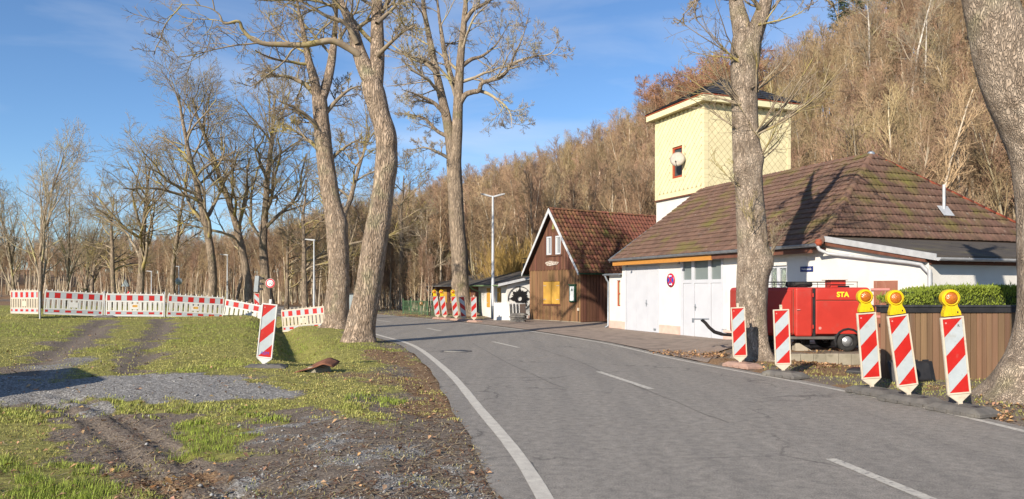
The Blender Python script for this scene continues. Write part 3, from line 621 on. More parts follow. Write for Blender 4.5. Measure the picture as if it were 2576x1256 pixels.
# gate one: three folding leaves
fr = MB(); fr.box(g1[0]-.045, g1[0]+.05, -.02, .10, -.05, 2.66).box(g1[1]-.05, g1[1]+.045, -.02, .10, -.05, 2.66).box(g1[0]+.05, g1[1]-.05, -.019, .10, 2.56, 2.66)
gt = fr.build('folding_gate', M['gate'], fs)
xs = np.linspace(g1[0]+.055, g1[1]-.055, 4)
for i in range(3):
    lf = box('leaf', M['gate'], gt, xs[i]+.008, xs[i+1]-.008, .0, .05, .02, 2.55, .006)
for zz in (.35, 2.2):
    for xx in (xs[0]+.02, xs[3]-.02): MB().tube([(xx, -.012, zz), (xx, -.012, zz+.16)], .014, 6).build('hinge', M['galv'], gt)
MB().box(xs[2]-.05, xs[2]-.02, -.02, .0, 1.0, 1.25).tube([(xs[2]-.035, -.02, 1.12), (xs[2]-.035, -.06, 1.12), (xs[2]+.08, -.06, 1.12)], .011, 6).build('handle', M['zinc'], gt)
box('vent_grille', M['zinc'], gt, 2.36, 2.52, -.012, .0, .10, .18)
box('gate_back', M['wood_back'], gt, g1[0], g1[1], .11, .13, -.1, 2.62)
# gate two: door leaf and three panes on top
gt2 = MB()
for a, b in ((4.13, 4.29), (4.79, 4.95), (5.73, 5.88), (6.42, 6.52)): gt2.box(a, b, -.02, .08, -.05, 2.70)
for a, b in ((4.29, 4.79), (4.95, 5.73), (5.88, 6.42)): gt2.box(a, b, -.018, .08, 2.62, 2.70).box(a, b, -.018, .08, 1.86, 1.98)
gate2 = gt2.build('entrance_gate', M['gate'], fs)
for a, b in ((4.30, 4.78), (4.96, 5.72), (5.89, 6.41)):
    pn = box('pane', M['grey_glass'], gate2, a-.01, b+.01, .03, .045, 1.97, 2.63)
    box('panel', M['gate'], gate2, a+.004, b-.004, .0, .04, .03, 1.855, .008)
MB().box(4.99, 5.02, -.02, .0, .92, 1.14).tube([(5.005, -.02, 1.05), (5.005, -.06, 1.05), (5.11, -.06, 1.05)], .01, 6).build('handle', M['zinc'], gate2)
# window with curtain
wd = MB().box(8.58, 8.66, .06, .12, 1.30, 2.34).box(9.32, 9.40, .06, .12, 1.30, 2.34).box(8.66, 9.32, .061, .12, 2.27, 2.34).box(8.66, 9.32, .061, .12, 1.30, 1.37).box(8.93, 9.05, .058, .12, 1.37, 2.27).build('window', M['gate'], fs)
for a, b in ((8.66, 8.93), (9.05, 9.32)):
    gls = bpy.data.materials.get('clear_pane') or pm('clear_pane', (0.9, 0.95, 0.95), rough=0.03, spec=0.5)
    gls.node_tree.nodes['Principled BSDF'].inputs['Transmission Weight'].default_value = 0.9
    box('pane', gls, wd, a-.01, b+.01, .085, .092, 1.36, 2.28)
    m = MB(); n = 12; P0 = [(a+(b-a)*k/n, .15+.02*(k % 2)) for k in range(n+1)]
    for k in range(n): m.quad((*P0[k], 1.36), (*P0[k+1], 1.36), (*P0[k+1], 2.28), (*P0[k], 2.28))
    m.build('curtain', M['curtain'], wd)
box('window_back', M['wood_back'], wd, 8.58, 9.40, .25, .27, 1.30, 2.34)
# eave boards, gutter, spot lamps
box('eave_board', M['orange_wood'], fs, -.15, 6.35, -.36, -.30, 2.60, 2.76)
box('eave_board', M['brown_wood'], fs, 6.35, 10.72, -.34, -.30, 2.63, 2.76)
box('soffit', M['brown_wood'], fs, -.15, 10.9, -.30, .0, 2.73, 2.76)
gutter('gutter', (-.28, -.42, 2.85), (11.02, -.42, 2.85), .075, M['zinc'], fs)
for x in (1.0, 4.55):
    MB().tube([(x, -.33, 2.62), (x, -.36, 2.58)], .02, 6).lathe([(.0, .0), (.055, .0), (.045, .05), (.0, .055)], 10, (x, -.37, 2.52)).build('spot_lamp', M['black'], fs)
# roof
rf = MB()
EV = 2.86; A0, A1 = -.25, 11.0
rf.add([(A0, -.35, EV), (A1, -.35, EV), (8.62, 4.06, 5.92), (A0, 4.06, 5.92), (A1, 9.85, EV), (A0, 9.85, EV)], [(0, 1, 2, 3), (1, 4, 2), (3, 2, 4, 5)])
roof = rf.build('roof', M['wood_back'], fs)
s1 = math.hypot(4.41, 3.12); s2 = math.hypot(2.38, 3.12)
w1 = Vector((0, 4.41/s1, 3.12/s1)); n1_ = Vector((1, 0, 0)).cross(w1)
w2_ = Vector((-2.38/s2, 0, 3.12/s2)); n2_ = Vector((0, 1, 0)).cross(w2_)
th1 = s1/18; th2 = s2/13
cands = tiled(roof, Vector((A0, -.35, EV))+n1_*.012-w1*.05, Vector((1, 0, 0)), w1, n1_, 18, th1, .30, 11.25, lambda v: 0.0, lambda v: 11.25-max(v, 0)/s1*2.38, DBL, M['tile'], 0, seed=3)
cands += tiled(roof, Vector((A1, -.35, EV))+n2_*.012+w2_*(th2*.9), Vector((0, 1, 0)), w2_, n2_, 12, th2, .30, 10.2, lambda v: max(v+th2*.9, 0)/s2*4.41, lambda v: 10.2-max(v+th2*.9, 0)/s2*5.79, DBL, M['tile'], 0, seed=4)
place_tiles(cands, roof, FSM, M['tile'], 300, 'roof_tile', 'roof_tiles')
def caps(a, b, n, r, mat, nm='ridge_tile'):
    a, b = Vector(a), Vector(b); t = (b-a).normalized(); s = t.cross(Vector((0, 0, 1))).normalized(); up = s.cross(t); L_ = (b-a).length/n; m = MB(); k = 8
    pts = []
    for q, rr in ((-.03, r), (L_, r*.86)):
        pts += [t*q+rr*(math.cos(math.pi*i/k)*s+math.sin(math.pi*i/k)*up) for i in range(k+1)]
    pts += [p*0.9+up*0.0 for p in pts[:k+1]]
    m.add(pts, [(i, i+1, k+2+i, k+1+i) for i in range(k)] + [(2*k+2+i, 2*k+3+i, i+1, i) for i in range(k)], True)
    me = m.mesh(nm, mat)
    for i in range(n): obj(nm, me, roof, a.lerp(b, i/n))
caps((A0, 4.06, 5.90), (8.62, 4.06, 5.90), 22, .10, M['ridge'])
caps((A1, -.35, EV), (8.62, 4.06, 5.90), 14, .11, M['tile'], 'hip_tile')
caps((A1, 9.85, EV), (8.62, 4.06, 5.90), 18, .10, M['ridge'], 'hip_tile')
MB().lathe([(0, -.1), (.07, -.08), (.105, 0), (.07, .08), (0, .1)], 12, (A1+.02, -.38, EV+.03)).build('hip_end_cap', M['ridge'], roof)
MB().lathe([(.11, -.02), (.11, .05), (.06, .10), (0, .11)], 12, (8.62, 4.06, 5.92)).build('ridge_end_cap', M['zinc'], roof)
MB().poly([(A0-.02, -.42, EV-.12), (A0-.02, -.42, EV+.04), (A0-.02, 4.06, 5.96), (A0-.02, 4.06, 5.80)], (-.03, 0, 0)).build('verge_board', M['zinc'], roof)
# flue on the hip
def hipP(b, f): return Vector((A1-2.38*f, b, EV+3.12*f))
p = hipP(5.35, .36)
MB().tube([p-Vector((0, 0, .1)), p+Vector((0, 0, .85))], .045, 10).build('flue_pipe', M['galv'], roof)
bm_ = MB(); c4 = [p+n2_*.075+q for q in (Vector((0, -.22, 0))-w2_*.2, Vector((0, .22, 0))-w2_*.2, Vector((0, .22, 0))+w2_*.2, Vector((0, -.22, 0))+w2_*.2)]
bm_.poly(c4, n2_*.012).build('flue_flashing', M['galv'], roof)
# lean-to with felt roof
lt = MB(); hatch = (12.50, 13.14, .2, 1.84)
wall_open(lt, 10.65, 14.0, 0.002, 0.25, -.3, 2.30, [(hatch[0], hatch[1], .2, 1.84)])
lt.poly([(10.65, .002, 2.30), (14.0, .002, 2.30), (14.0, .002, 2.36), (10.65, .002, 2.94)], (0, .248, 0))
lt.box(13.75, 14.0, .25, 9.5, -.3, 2.33)
lt.build('lean_to_wall', M['plaster'], fs)
fe = MB().poly([(10.86, -.12, 2.96), (14.28, -.12, 2.36), (14.28, -.12, 2.42), (10.86, -.12, 3.06)], (0, 10.0, 0)).build('felt_roof', M['felt'], fs)
MB().poly([(10.98, -.15, 2.92), (14.30, -.15, 2.30), (14.30, -.15, 2.45), (10.98, -.15, 3.07)], (0, .028, 0)).build('verge_trim', M['galv'], fe)
MB().poly([(10.98, -.118, 2.82), (14.0, -.118, 2.27), (14.0, -.118, 2.36), (10.98, -.118, 2.93)], (0, .12, 0)).build('rafter', M['brown_wood'], fs)
gutter('gutter', (14.36, 9.8, 2.36), (14.36, -.16, 2.36), .07, M['galv'], fs)
MB().tube([(11.0, -.40, 2.80), (11.02, -.36, 2.70), (11.12, -.16, 2.60), (11.35, -.07, 2.56), (13.5, -.06, 2.28), (13.85, -.06, 2.22), (14.05, -.05, 2.02)], .045, 10).build('downpipe', M['galv'], fs)
MB().tube([(14.06, -.05, 2.10), (14.06, -.05, 0.05)], .05, 10).build('downpipe', M['galv'], fs)
box('eave_shadow_board', M['brown_wood'], fs, 14.0, 14.06, .0, 9.5, 2.22, 2.36)
h = box('hatch', M['tan_door'], fs, hatch[0]-.02, hatch[1]+.02, -.03, .012, .2, 1.86)
for z in (1.62, .95): box('hinge', M['pink_hinge'], h, hatch[0]-.10, hatch[1]-.18, -.045, -.03, z, z+.055)
# low annex beside the tower
an = thing('low_annex', Vector((4.47, 30, 0)), 'small flat-roofed white annex between the wooden shed and the white gates', 'building', UA)
wo = (-.62, -.33, .95, 2.02)
am = MB(); wall_open(am, -1.25, -.004, .10, .35, -.2, 2.22, [(-.62, -.33, .95, 2.02)]); am.box(-1.25, -1.0, .35, 3.0, -.2, 2.22)
am.build('wall', M['plaster'], an); box('plinth', M['plinth'], an, -1.27, -.004, .085, .2, -.2, .34)
aw = MB().box(-.62, -.57, .14, .2, .95, 2.02).box(-.38, -.33, .14, .2, .95, 2.02).box(-.57, -.38, .141, .2, 1.97, 2.02).box(-.57, -.38, .141, .2, .95, 1.0).box(-.57, -.38, .141, .2, 1.45, 1.5).build('window', M['redframe'], an)
box('pane', M['curtain'], aw, -.57, -.38, .18, .19, 1.0, 1.97)
box('flat_roof', M['zinc'], an, -1.42, -.004, -.05, 3.0, 2.24, 2.30); gutter('gutter', (-1.45, -.07, 2.27), (-.1, -.07, 2.27), .055, M['zinc'], an)
MB().tube([(-1.32, -.07, 2.22), (-1.30, .0, 2.05), (-1.27, .06, 1.95), (-1.27, .06, .12), (-1.30, -.08, .04)], .04, 8).build('downpipe', M['zinc'], an)

# ------------------------------------------------------------------ hose tower
tw_ = thing('hose_tower', (4.47, 30.0, 0.0), 'tall square tower clad in pale yellow shingles with black pyramid roof', 'tower', UA)
TA, TB0, TB1, TZ0, TZ1 = -3.80, 4.02, 8.56, 5.80, 9.62
MB().box(TA, -.003, TB0, TB1, -.3, TZ0+.1).build('lower_wall', M['plaster'], tw_)
ww = (-2.42, -1.63, 6.68, 8.08)
core = MB(); wall_open(core, TA+.02, -.02, TB0-.02, TB0+.15, TZ0, TZ1, [ww]); core.box(TA+.02, -.02, TB0+.15, TB1+.02, TZ0, TZ1)
cl = core.build('cladding', M['joint'], tw_)
box('drip_edge', M['brown_wood'], tw_, TA-.05, .03, TB0-.09, TB1+.05, TZ0-.03, TZ0+.03)
sp = [(0, -.155), (.150, 0), (0, .155), (-.150, 0)]
def shingle_faces(o, ux, n, width, z0, z1, holes):
    out = []; V = [(u, v, .024-(v+.17)*.035) for u, v in sp] + [(u, v, -.004)  for u, v in sp]
    k = len(sp); F = [tuple(range(k))] + [(i, k+i, k+(i+1) % k, (i+1) % k) for i in range(k)]
    rng = random.Random(5)
    row = 0; v = z0+.10
    while v < z1-.02:
        u = .20 + (.16 if row % 2 else 0)
        while u < width-.15:
            if not any(a-.14 < u < b+.14 and c-.12 < v < d+.18 for a, b, c, d in holes):
                p = Vector(o)+Vector(ux)*u+Vector((0, 0, v))
                out.append((basis(p, ux, Vector((0, 0, 1)), n) @ Matrix.Rotation(R(rng.uniform(-1.2, 1.2)), 4, 'Z'), V, F, True))
            u += .32
        v += .165; row += 1
    return out
ca = shingle_faces((TA, TB0-.02, 0), (1, 0, 0), Vector((0, -1, 0)), 3.8, TZ0+.25, TZ1, [(ww[0]-TA, ww[1]-TA, ww[2], ww[3])])
# right face: seen from +a side, u runs along +b
cb = shingle_faces((-.02, TB0, 0), (0, 1, 0), Vector((1, 0, 0)), 4.54, TZ0+.15, TZ1, [])
cb = [c for c in cb if c[0].translation.z > 5.82]
def place_sh(c, n): place_tiles(c, cl, FSM, M['shingle'], n, 'shingle', 'shingles')
place_sh(ca+cb, 300)
# edge shingles (square corner courses) and window surround
for (x0, x1, y0, y1) in ((TA-.03, TA+.17, TB0-.05, TB0-.02), (-.17, .012, TB0-.05, TB0-.02), (-.02, .012, TB0-.02, TB0+.17), (-.02, .012, TB1-.15, TB1+.04)):
    z = TZ0+.02; k = 0
    while z < TZ1-.01:
        box('corner_shingle', M['shingle'], cl, x0, x1+(.004 if k % 2 else 0), y0-(.004 if k % 2 else 0), y1, z, min(z+.19, TZ1)); z += .195; k += 1
for (x0, x1, z0, z1) in ((ww[0]-.16, ww[1]+.16, ww[3]+.01, ww[3]+.17), (ww[0]-.16, ww[1]+.16, ww[2]-.16, ww[2]-.01), (ww[0]-.16, ww[0]-.01, ww[2]-.01, ww[3]+.01), (ww[1]+.01, ww[1]+.16, ww[2]-.01, ww[3]+.01)):
    box('window_surround', M['shingle'], cl, x0, x1, TB0-.045, TB0-.02, z0, z1)
x = TA+.2
while x < -.2: box('bottom_shingle', M['shingle'], cl, x, x+.29, TB0-.048, TB0-.02, TZ0+.03, TZ0+.25); x += .295
tw1 = MB().box(ww[0], ww[0]+.09, TB0, TB0+.08, ww[2], ww[3]).box(ww[1]-.09, ww[1], TB0, TB0+.08, ww[2], ww[3]).box(ww[0]+.09, ww[1]-.09, TB0+.002, TB0+.08, ww[3]-.09, ww[3]).box(ww[0]+.09, ww[1]-.09, TB0+.002, TB0+.08, ww[2], ww[2]+.09).box(ww[0]+.09, ww[1]-.09, TB0-.01, TB0+.08, 7.70, 7.79).build('window', M['redframe'], tw_)
box('pane', M['glass'], tw1, ww[0]+.08, ww[1]-.08, TB0+.05, TB0+.06, ww[2]+.08, 7.71); box('pane', M['glass'], tw1, ww[0]+.08, ww[1]-.08, TB0+.05, TB0+.06, 7.78, ww[3]-.08)
# eaves and pyramid roof
OV = .34; x0, x1, y0, y1 = TA-OV, OV, TB0-OV, TB1+OV
box('eave_soffit', M['cream'], tw_, x0+.03, x1-.03, y0+.03, y1-.03, TZ1, TZ1+.05)
eb = MB().box(x0, x1, y0, y0+.03, TZ1-.02, TZ1+.24).box(x0, x1, y1-.03, y1, TZ1-.02, TZ1+.24).box(x0, x0+.03, y0+.03, y1-.03, TZ1-.02, TZ1+.24).box(x1-.03, x1, y0+.03, y1-.03, TZ1-.02, TZ1+.24).build('fascia', M['cream'], tw_)
box('red_trim', M['ridge'], tw_, x0-.03, x1+.03, y0-.03, y1+.03, TZ1+.24, TZ1+.29)
ap = Vector(((TA+0)/2, (TB0+TB1)/2, 11.35)); tr = MB(); nrow = 9
cs = [Vector((x0-.05, y0-.05, TZ1+.29)), Vector((x1+.05, y0-.05, TZ1+.29)), Vector((x1+.05, y1+.05, TZ1+.29)), Vector((x0-.05, y1+.05, TZ1+.29))]
tr.add([*cs, ap], [(0, 1, 4), (1, 2, 4), (2, 3, 4), (3, 0, 4)]); pyr = tr.build('pyramid_roof', M['slate'], tw_)
for side in range(4):
    a, b = cs[side], cs[(side+1) % 4]; nn = (b-a).cross(ap-a).normalized()
    for r in range(nrow):
        f0, f1 = r/nrow, min((r+1.15)/nrow, 1)
        q = [a.lerp(ap, f0)+nn*.035, b.lerp(ap, f0)+nn*.035, b.lerp(ap, f1)+nn*.008, a.lerp(ap, f1)+nn*.008]
        MB().poly([v-nn*.012 for v in q], nn*.012).build('slate_course', M['slate'], pyr)
# satellite dish on the tower
dp = fs.matrix_world @ Vector((-1.50, TB0-.38, 7.42))
sdh = thing('satellite_dish', dp, 'round beige satellite dish mounted beside the red tower window', 'satellite dish')
sdh.rotation_euler = (R(78), 0, R(-22))
MB().lathe([(.001, .03), (.12, .022), (.24, .0), (.33, -.035), (.335, -.028), (.24, .008), (.12, .03), (.001, .038)], 24, (0, 0, 0)).build('reflector', M['dish'], sdh)
MB().tube([(0, -.33, -.03), (0, -.36, .20), (0, -.28, .34)], .014, 6).lathe([(.001, .42), (.03, .42), (.035, .33), (.001, .32)], 8, (0, -.27, 0)).build('feed_arm', M['black'], sdh)
MB().tube([(0, 0, -.0), (0, -.02, -.10), (0, .1, -.32)], .022, 6).build('bracket', M['black'], sdh)
# signs on the station wall
wm = FSM
def onwall(a, b, z): return wm @ Vector((a, b, z))
ns = thing('no_stopping_sign', onwall(3.54, -.03, 1.98), 'round red and blue no stopping sign with white arrows on the white wall', 'traffic sign', UA)
MB().lathe([(.001, 0), (.245, 0), (.245, -.012), (.001, -.012)], 32, axis='y').build('disc', M['sign_red'], ns)
MB().lathe([(.001, -.0135), (.19, -.0135)], 28, axis='y').build('blue_field', M['sign_blue2'], ns)
for s_ in (1, -1):
    m = MB(); d = Vector((1, 0, s_)).normalized(); e = Vector((-d.z, 0, d.x)); m.quad(*[tuple(Vector((0, -.0150-.0004*s_, 0))+p) for p in (-d*.2-e*.03, d*.2-e*.03, d*.2+e*.03, -d*.2+e*.03)]); m.build('red_bar', M['sign_red'], ns)
for z, s_ in ((.15, -1), (-.15, 1)):
    m = MB().add([(.06*s_, -.0168, z-.055), (.12*s_, -.0168, z), (.06*s_, -.0168, z+.055)], [(0, 1, 2)]).quad((-.08*s_, -.0168, z-.018), (.06*s_, -.0168, z-.018), (.06*s_, -.0168, z+.018), (-.08*s_, -.0168, z+.018)); m.build('white_arrow', M['sign_white'], ns)
ss = thing('street_sign', onwall(10.2, -.012, 2.21), 'small dark blue street name plate on the white wall above the trailer', 'street sign', UA)
box('plate', M['sign_blue'], ss, -.24, .24, -.008, .0, -.075, .075); text('lettering', 'Friedensstraße', .085, M['sign_white'], ss, (0, -.0105, 0), (R(90), 0, 0), .0008, .72)

# ------------------------------------------------------------------ wooden shed
U2 = Vector((.555, -.832, 0)).normalized(); SA = math.atan2(U2.y, U2.x)
sh = thing('wooden_shed', (.94, 39.6, 0), 'dark brown timber shed with steep red tiled roof and yellow shutters', 'shed', SA)
bpy.context.view_layer.update(); SHM = sh.matrix_world.copy()
SWd, SE, SR, SD = 4.30, 2.80, 5.72, 9.5
bk = MB(); bk.poly([(.03, .03, 0), (SWd-.03, .03, 0), (SWd-.03, .03, SE), (SWd/2, .03, SR-.12), (.03, .03, SE)], (0, .1, 0))
bk.box(SWd-.13, SWd-.03, .13, SD, 0, SE-.05); bk.box(.03, .13, .13, SD, 0, SE-.05); bk.poly([(.03, SD, 0), (SWd-.03, SD, 0), (SWd-.03, SD, SE), (SWd/2, SD, SR-.12), (.03, SD, SE)], (0, .1, 0))
bk.build('backing', M['wood_back'], sh)
nb = 34; bw = SWd/nb
shut = (1.28, 2.66, .88, 2.06)
low = MB().box(.014, bw-.014, .0, .028, .06, 2.66).mesh('board', M['wood'])
for i in range(nb):
    xc = (i+.5)*bw
    if shut[0]-.02 < xc < shut[1]+.02:
        box('board', M['wood'], sh, i*bw+.014, (i+1)*bw-.014, .0, .028, .06, shut[2]); box('board', M['wood'], sh, i*bw+.014, (i+1)*bw-.014, .0, .028, shut[3], 2.66)
    else: obj('board', low, sh, (i*bw, random.uniform(-.004, .004), 0))
gw = (1.52, 2.86, 3.45, 4.35)
for i in range(nb):
    a, b = i*bw+.014, (i+1)*bw-.014
    zt = lambda x: SE + (SR-.16-SE)*(1-abs(x-SWd/2)/(SWd/2))
    za, zb = zt(a), zt(b); xc = (a+b)/2; segs = [(2.62+.03*(i % 2), None)]
    m = MB()
    if 1.58 < xc < 2.02 or 2.34 < xc < 2.80:
        box('board', M['wood_red'], sh, a, b, -.035, -.006, 2.62+.03*(i % 2), 3.40); lo_ = 4.38
    else: lo_ = 2.62+.03*(i % 2)
    if min(za, zb) > lo_+.02: m.poly([(a, -.035, lo_), (b, -.035, lo_), (b, -.035, zb), (a, -.035, za)], (0, .029, 0))
    if m.v: m.build('board', M['wood_red'], sh)
sb = MB().box(.0, .028, .018, .182, .06, 2.72).mesh('board', M['wood_red'])
for k in range(24): obj('board', sb, sh, (SWd-.03+random.uniform(-.003, .003), .02+k*.2, 0))
box('sill_beam', M['concrete'], sh, -.02, SWd+.02, -.02, .04, -.05, .06)
# shutters
for a, b in ((shut[0], 1.955), (1.985, shut[1])):
    s_ = box('shutter', M['shutter'], sh, a, b, -.022, .012, shut[2]+.02, shut[3]-.02, .004)
    for z in (1.12, 1.82): box('hinge', M['galv'], s_, a+.02 if a < 1.5 else b-.25, a+.25 if a < 1.5 else b-.02, -.03, -.022, z, z+.025)
box('shutter_sill', M['wood_red'], sh, shut[0]-.06, shut[1]+.06, -.05, .03, shut[2]-.06, shut[2])
# gable windows
for a, b in ((1.60, 2.00), (2.36, 2.78)):
    wf = MB().box(a, a+.06, -.055, .02, 3.42, 4.36).box(b-.06, b, -.055, .02, 3.42, 4.36).box(a+.06, b-.06, -.053, .02, 4.29, 4.36).box(a+.06, b-.06, -.053, .02, 3.42, 3.49).box((a+b)/2-.02, (a+b)/2+.02, -.05, .0, 3.49, 4.29).build('window', M['gate'], sh)
    box('pane', M['glass'], wf, a+.05, b-.05, -.01, .0, 3.47, 4.31); 
    for q in (a+.065, b-.105): box('curtain', M['paper'], wf, q, q+.04, -.02, -.012, 3.50, 4.28)
box('window_sill', M['wood_red'], sh, 1.50, 2.90, -.09, -.035, 3.34, 3.40)
# carved board with worn paint
cvb = MB(); pts = []
for k in range(20):
    a = 2*math.pi*k/20; pts.append((2.06+.56*math.cos(a)*(1+.08*math.sin(5*a)), -.04, 2.98+.12*math.sin(a)*(1+.2*math.cos(3*a))))
cvb.poly(pts, (0, -.025, 0)).build('carved_board', pm('weathered_carved_board', (0.46, 0.42, 0.37), (0.22, 0.15, 0.11), 7, 0.85, 0.5, 20, lo=0.45, hi=0.55, stretch=(1, 1, 4)), sh)
MB().poly([(2.05, -.04, 4.72), (2.28, -.04, 4.72), (2.17, -.04, 5.06)], (0, -.02, 0)).build('gable_ornament', pm('green_gilt', (0.18, 0.22, 0.09), (0.26, 0.2, 0.06), 8, 0.7), sh)
for k in range(7): MB().tube([(2.0+k*.05, -.05, 4.70), (2.0+k*.05, -.05, 4.58-.03*(k % 2))], .012, 5).build('ornament_drop', M['tile_red'], sh)
# notice case
nc = box('notice_case', M['dark_green'], sh, 3.56, 4.02, -.12, .0, 1.02, 1.86, .01)
box('case_roof', M['dark_green'], nc, 3.53, 4.05, -.16, .0, 1.86, 1.90); box('notice', M['paper'], nc, 3.63, 3.95, -.124, -.12, 1.09, 1.79)
MB().add([(3.72, -.126, 1.60), (3.80, -.126, 1.70), (3.86, -.126, 1.60)], [(0, 1, 2)]).quad((3.70, -.126, 1.57), (3.88, -.126, 1.57), (3.88, -.126, 1.59), (3.70, -.126, 1.59)).build('notice_print', M['dark_green'], nc)
box('meter_box', M['cream_pl'], sh, 4.13, 4.24, -.06, .0, .60, .74)
MB().tube([(4.18, -.02, .60), (4.18, -.02, .08)], .012, 6).build('cable', M['black'], sh)
# roof
OVS = .26; hw = SWd/2+OVS; ez = SR-(SR-SE)*hw/(SWd/2); sl_ = math.hypot(hw, SR-ez)
rr = MB().add([(SWd/2-hw, -.3, ez), (SWd/2, -.3, SR), (SWd/2+hw, -.3, ez), (SWd/2-hw, SD+.2, ez), (SWd/2, SD+.2, SR), (SWd/2+hw, SD+.2, ez)], [(0, 1, 4, 3), (1, 2, 5, 4)])
rs = rr.build('roof', M['wood_back'], sh)
wv = Vector((-hw, 0, SR-ez))/sl_; nv = Vector((0, 1, 0)).cross(wv)
ca = tiled(rs, Vector((SWd/2+hw, -.3, ez))+nv*.015-wv*.05, Vector((0, 1, 0)), wv, nv, 14, sl_/14, .235, SD+.5, lambda v: 0.0, lambda v: SD+.5, SPAN, M['tile_red'], 0, seed=8)
place_tiles(ca, rs, SHM, M['tile_red'], 300, 'roof_tile', 'roof_tiles')
wv2 = Vector((hw, 0, SR-ez))/sl_; nv2 = Vector((0, -1, 0)).cross(wv2)
ca = tiled(rs, Vector((SWd/2-hw, SD+.2, ez))+nv2*.015-wv2*.05, Vector((0, -1, 0)), wv2, nv2, 14, sl_/14, .235, SD+.5, lambda v: 0.0, lambda v: SD+.5, SPAN, M['tile_red'], 0, seed=9)
place_tiles(ca, rs, SHM, M['tile_red'], 0, 'roof_tile', 'roof_tiles')
roof = rs; caps((SWd/2, -.3, SR+.02), (SWd/2, SD+.2, SR+.02), 26, .10, M['tile_red'])
for s_ in (-1, 1):
    e = Vector((SWd/2+s_*hw, -.32, ez)); t = Vector((SWd/2, -.32, SR)); dv = Vector((0, 0, .20))
    MB().poly([e+Vector((0, 0, .05)), t+Vector((0, 0, .07)), t-dv+Vector((0, 0, .02)), e-dv*.6], (0, -.03, 0)).build('bargeboard', M['bargeboard'], sh)
gutter('gutter', (SWd/2+hw+.05, SD, ez-.02), (SWd/2+hw+.05, -.3, ez-.02), .06, M['dark_green'], sh)
gutter('gutter', (SWd/2-hw-.05, -.3, ez-.02), (SWd/2-hw-.05, SD, ez-.02), .06, M['dark_green'], sh)

# ------------------------------------------------------------------ long low bungalow
U3 = Vector((.33, -.945, 0)).normalized(); BA = math.atan2(U3.y, U3.x); V3 = Vector((.945, .33, 0)).normalized()
bg0 = Vector((-.28, 39.9, 0)) - U3*17.6
bu = thing('bungalow', bg0, 'long low bungalow with mossy felt roof, yellow shutters and painted sun emblem', 'building', BA)
bpy.context.view_layer.update(); BUM = bu.matrix_world.copy()
BL, BD = 17.6, 3.4; EZ, RZ = 1.92, 2.75
wmid = 12.3
m = MB(); wall_open(m, wmid, BL, 0, .2, -.3, EZ-.05, []); m.poly([(BL, .2, -.3), (BL, BD, -.3), (BL, BD, RZ-.10), (BL, .2, EZ-.0)], (-.2, 0, 0)); m.box(wmid, wmid+.2, .2, BD, -.3, EZ-.05)
m.build('white_wall', M['plaster'], bu)
box('plinth', M['plinth'], bu, BL-.05, BL+.012, 1.2, BD, -.2, .22)
box('timber_backing', M['wood_back'], bu, 0, wmid-.002, .04, .2, -.3, EZ-.05)
brd = MB().box(.008, .29, .0, .035, -.2, EZ-.06).mesh('board', M['wood_red'])
for k in range(41): obj('board', brd, bu, (k*.3, random.uniform(-.004, .004), 0))
box('end_wall', M['wood_back'], bu, .0, .15, .2, BD, -.3, EZ-.05); box('rear_wall', M['wood_back'], bu, .15, BL-.2, BD-.15, BD, -.3, RZ-.2)
for a, b in ((14.05, 14.62), (16.05, 16.6), (3.6, 4.5), (5.6, 6.4), (9.6, 10.5)):
    s_ = box('shutter', M['shutter'], bu, a, b, -.04, -.004, .62 if a > 12 else .7, 1.72 if a > 12 else 1.66, .004)
    for z in (.85, 1.45): box('hinge', M['galv'], s_, a+.02, a+.3, -.048, -.04, z, z+.03)
rb = MB().poly([(-.5, -.55, EZ-.08), (-.5, BD+.3, RZ+.02), (-.5, BD+.3, RZ+.10), (-.5, -.55, EZ+.0)], (BL+.75, 0, 0)).build('roof', M['felt'], bu)
MB().poly([(BL+.27, -.57, EZ-.12), (BL+.27, BD+.3, RZ-.02), (BL+.27, BD+.3, RZ+.12), (BL+.27, -.57, EZ+.02)], (-.03, 0, 0)).build('verge_board', M['bargeboard'], rb)
gutter('gutter', (-.5, -.62, EZ-.04), (wmid, -.62, EZ-.04), .06, M['zinc'], bu); gutter('gutter', (wmid+.1, -.62, EZ-.05), (BL+.25, -.62, EZ-.05), .06, M['light_green'], bu)
MB().tube([(wmid+.3, -.62, EZ-.10), (wmid+.34, -.5, EZ-.25), (wmid+.5, -.10, EZ-.42), (wmid+.5, -.07, .0)], .045, 8).build('downpipe', M['light_green'], bu)
MB().tube([(-.4, -.62, EZ-.1), (-.3, -.3, EZ-.35), (.05, -.08, EZ-.6), (.05, -.08, 0)], .045, 8).build('downpipe', M['bargeboard'], bu)
ck_ = thing('roof_tank', BUM @ Vector((14.9, 2.3, 2.40)), 'black box-shaped chimney housing on the low bungalow roof behind the lamp post', 'chimney', BA)
box('housing', M['black'], ck_, -.32, .32, -.3, .3, -.2, .78); 
MB().tube([(-.36, -.34, 1.05), (.36, -.34, 1.05), (.36, .34, 1.05), (-.36, .34, 1.05), (-.36, -.34, 1.05)], .012, 5).tube([(-.36, -.34, .4), (-.36, -.34, 1.05)], .012, 5).tube([(.36, -.34, .4), (.36, -.34, 1.05)], .012, 5).build('cage', M['black'], ck_)
box('side_panel', M['slate'], ck_, -.2, .2, -.31, -.3, .0, .6)
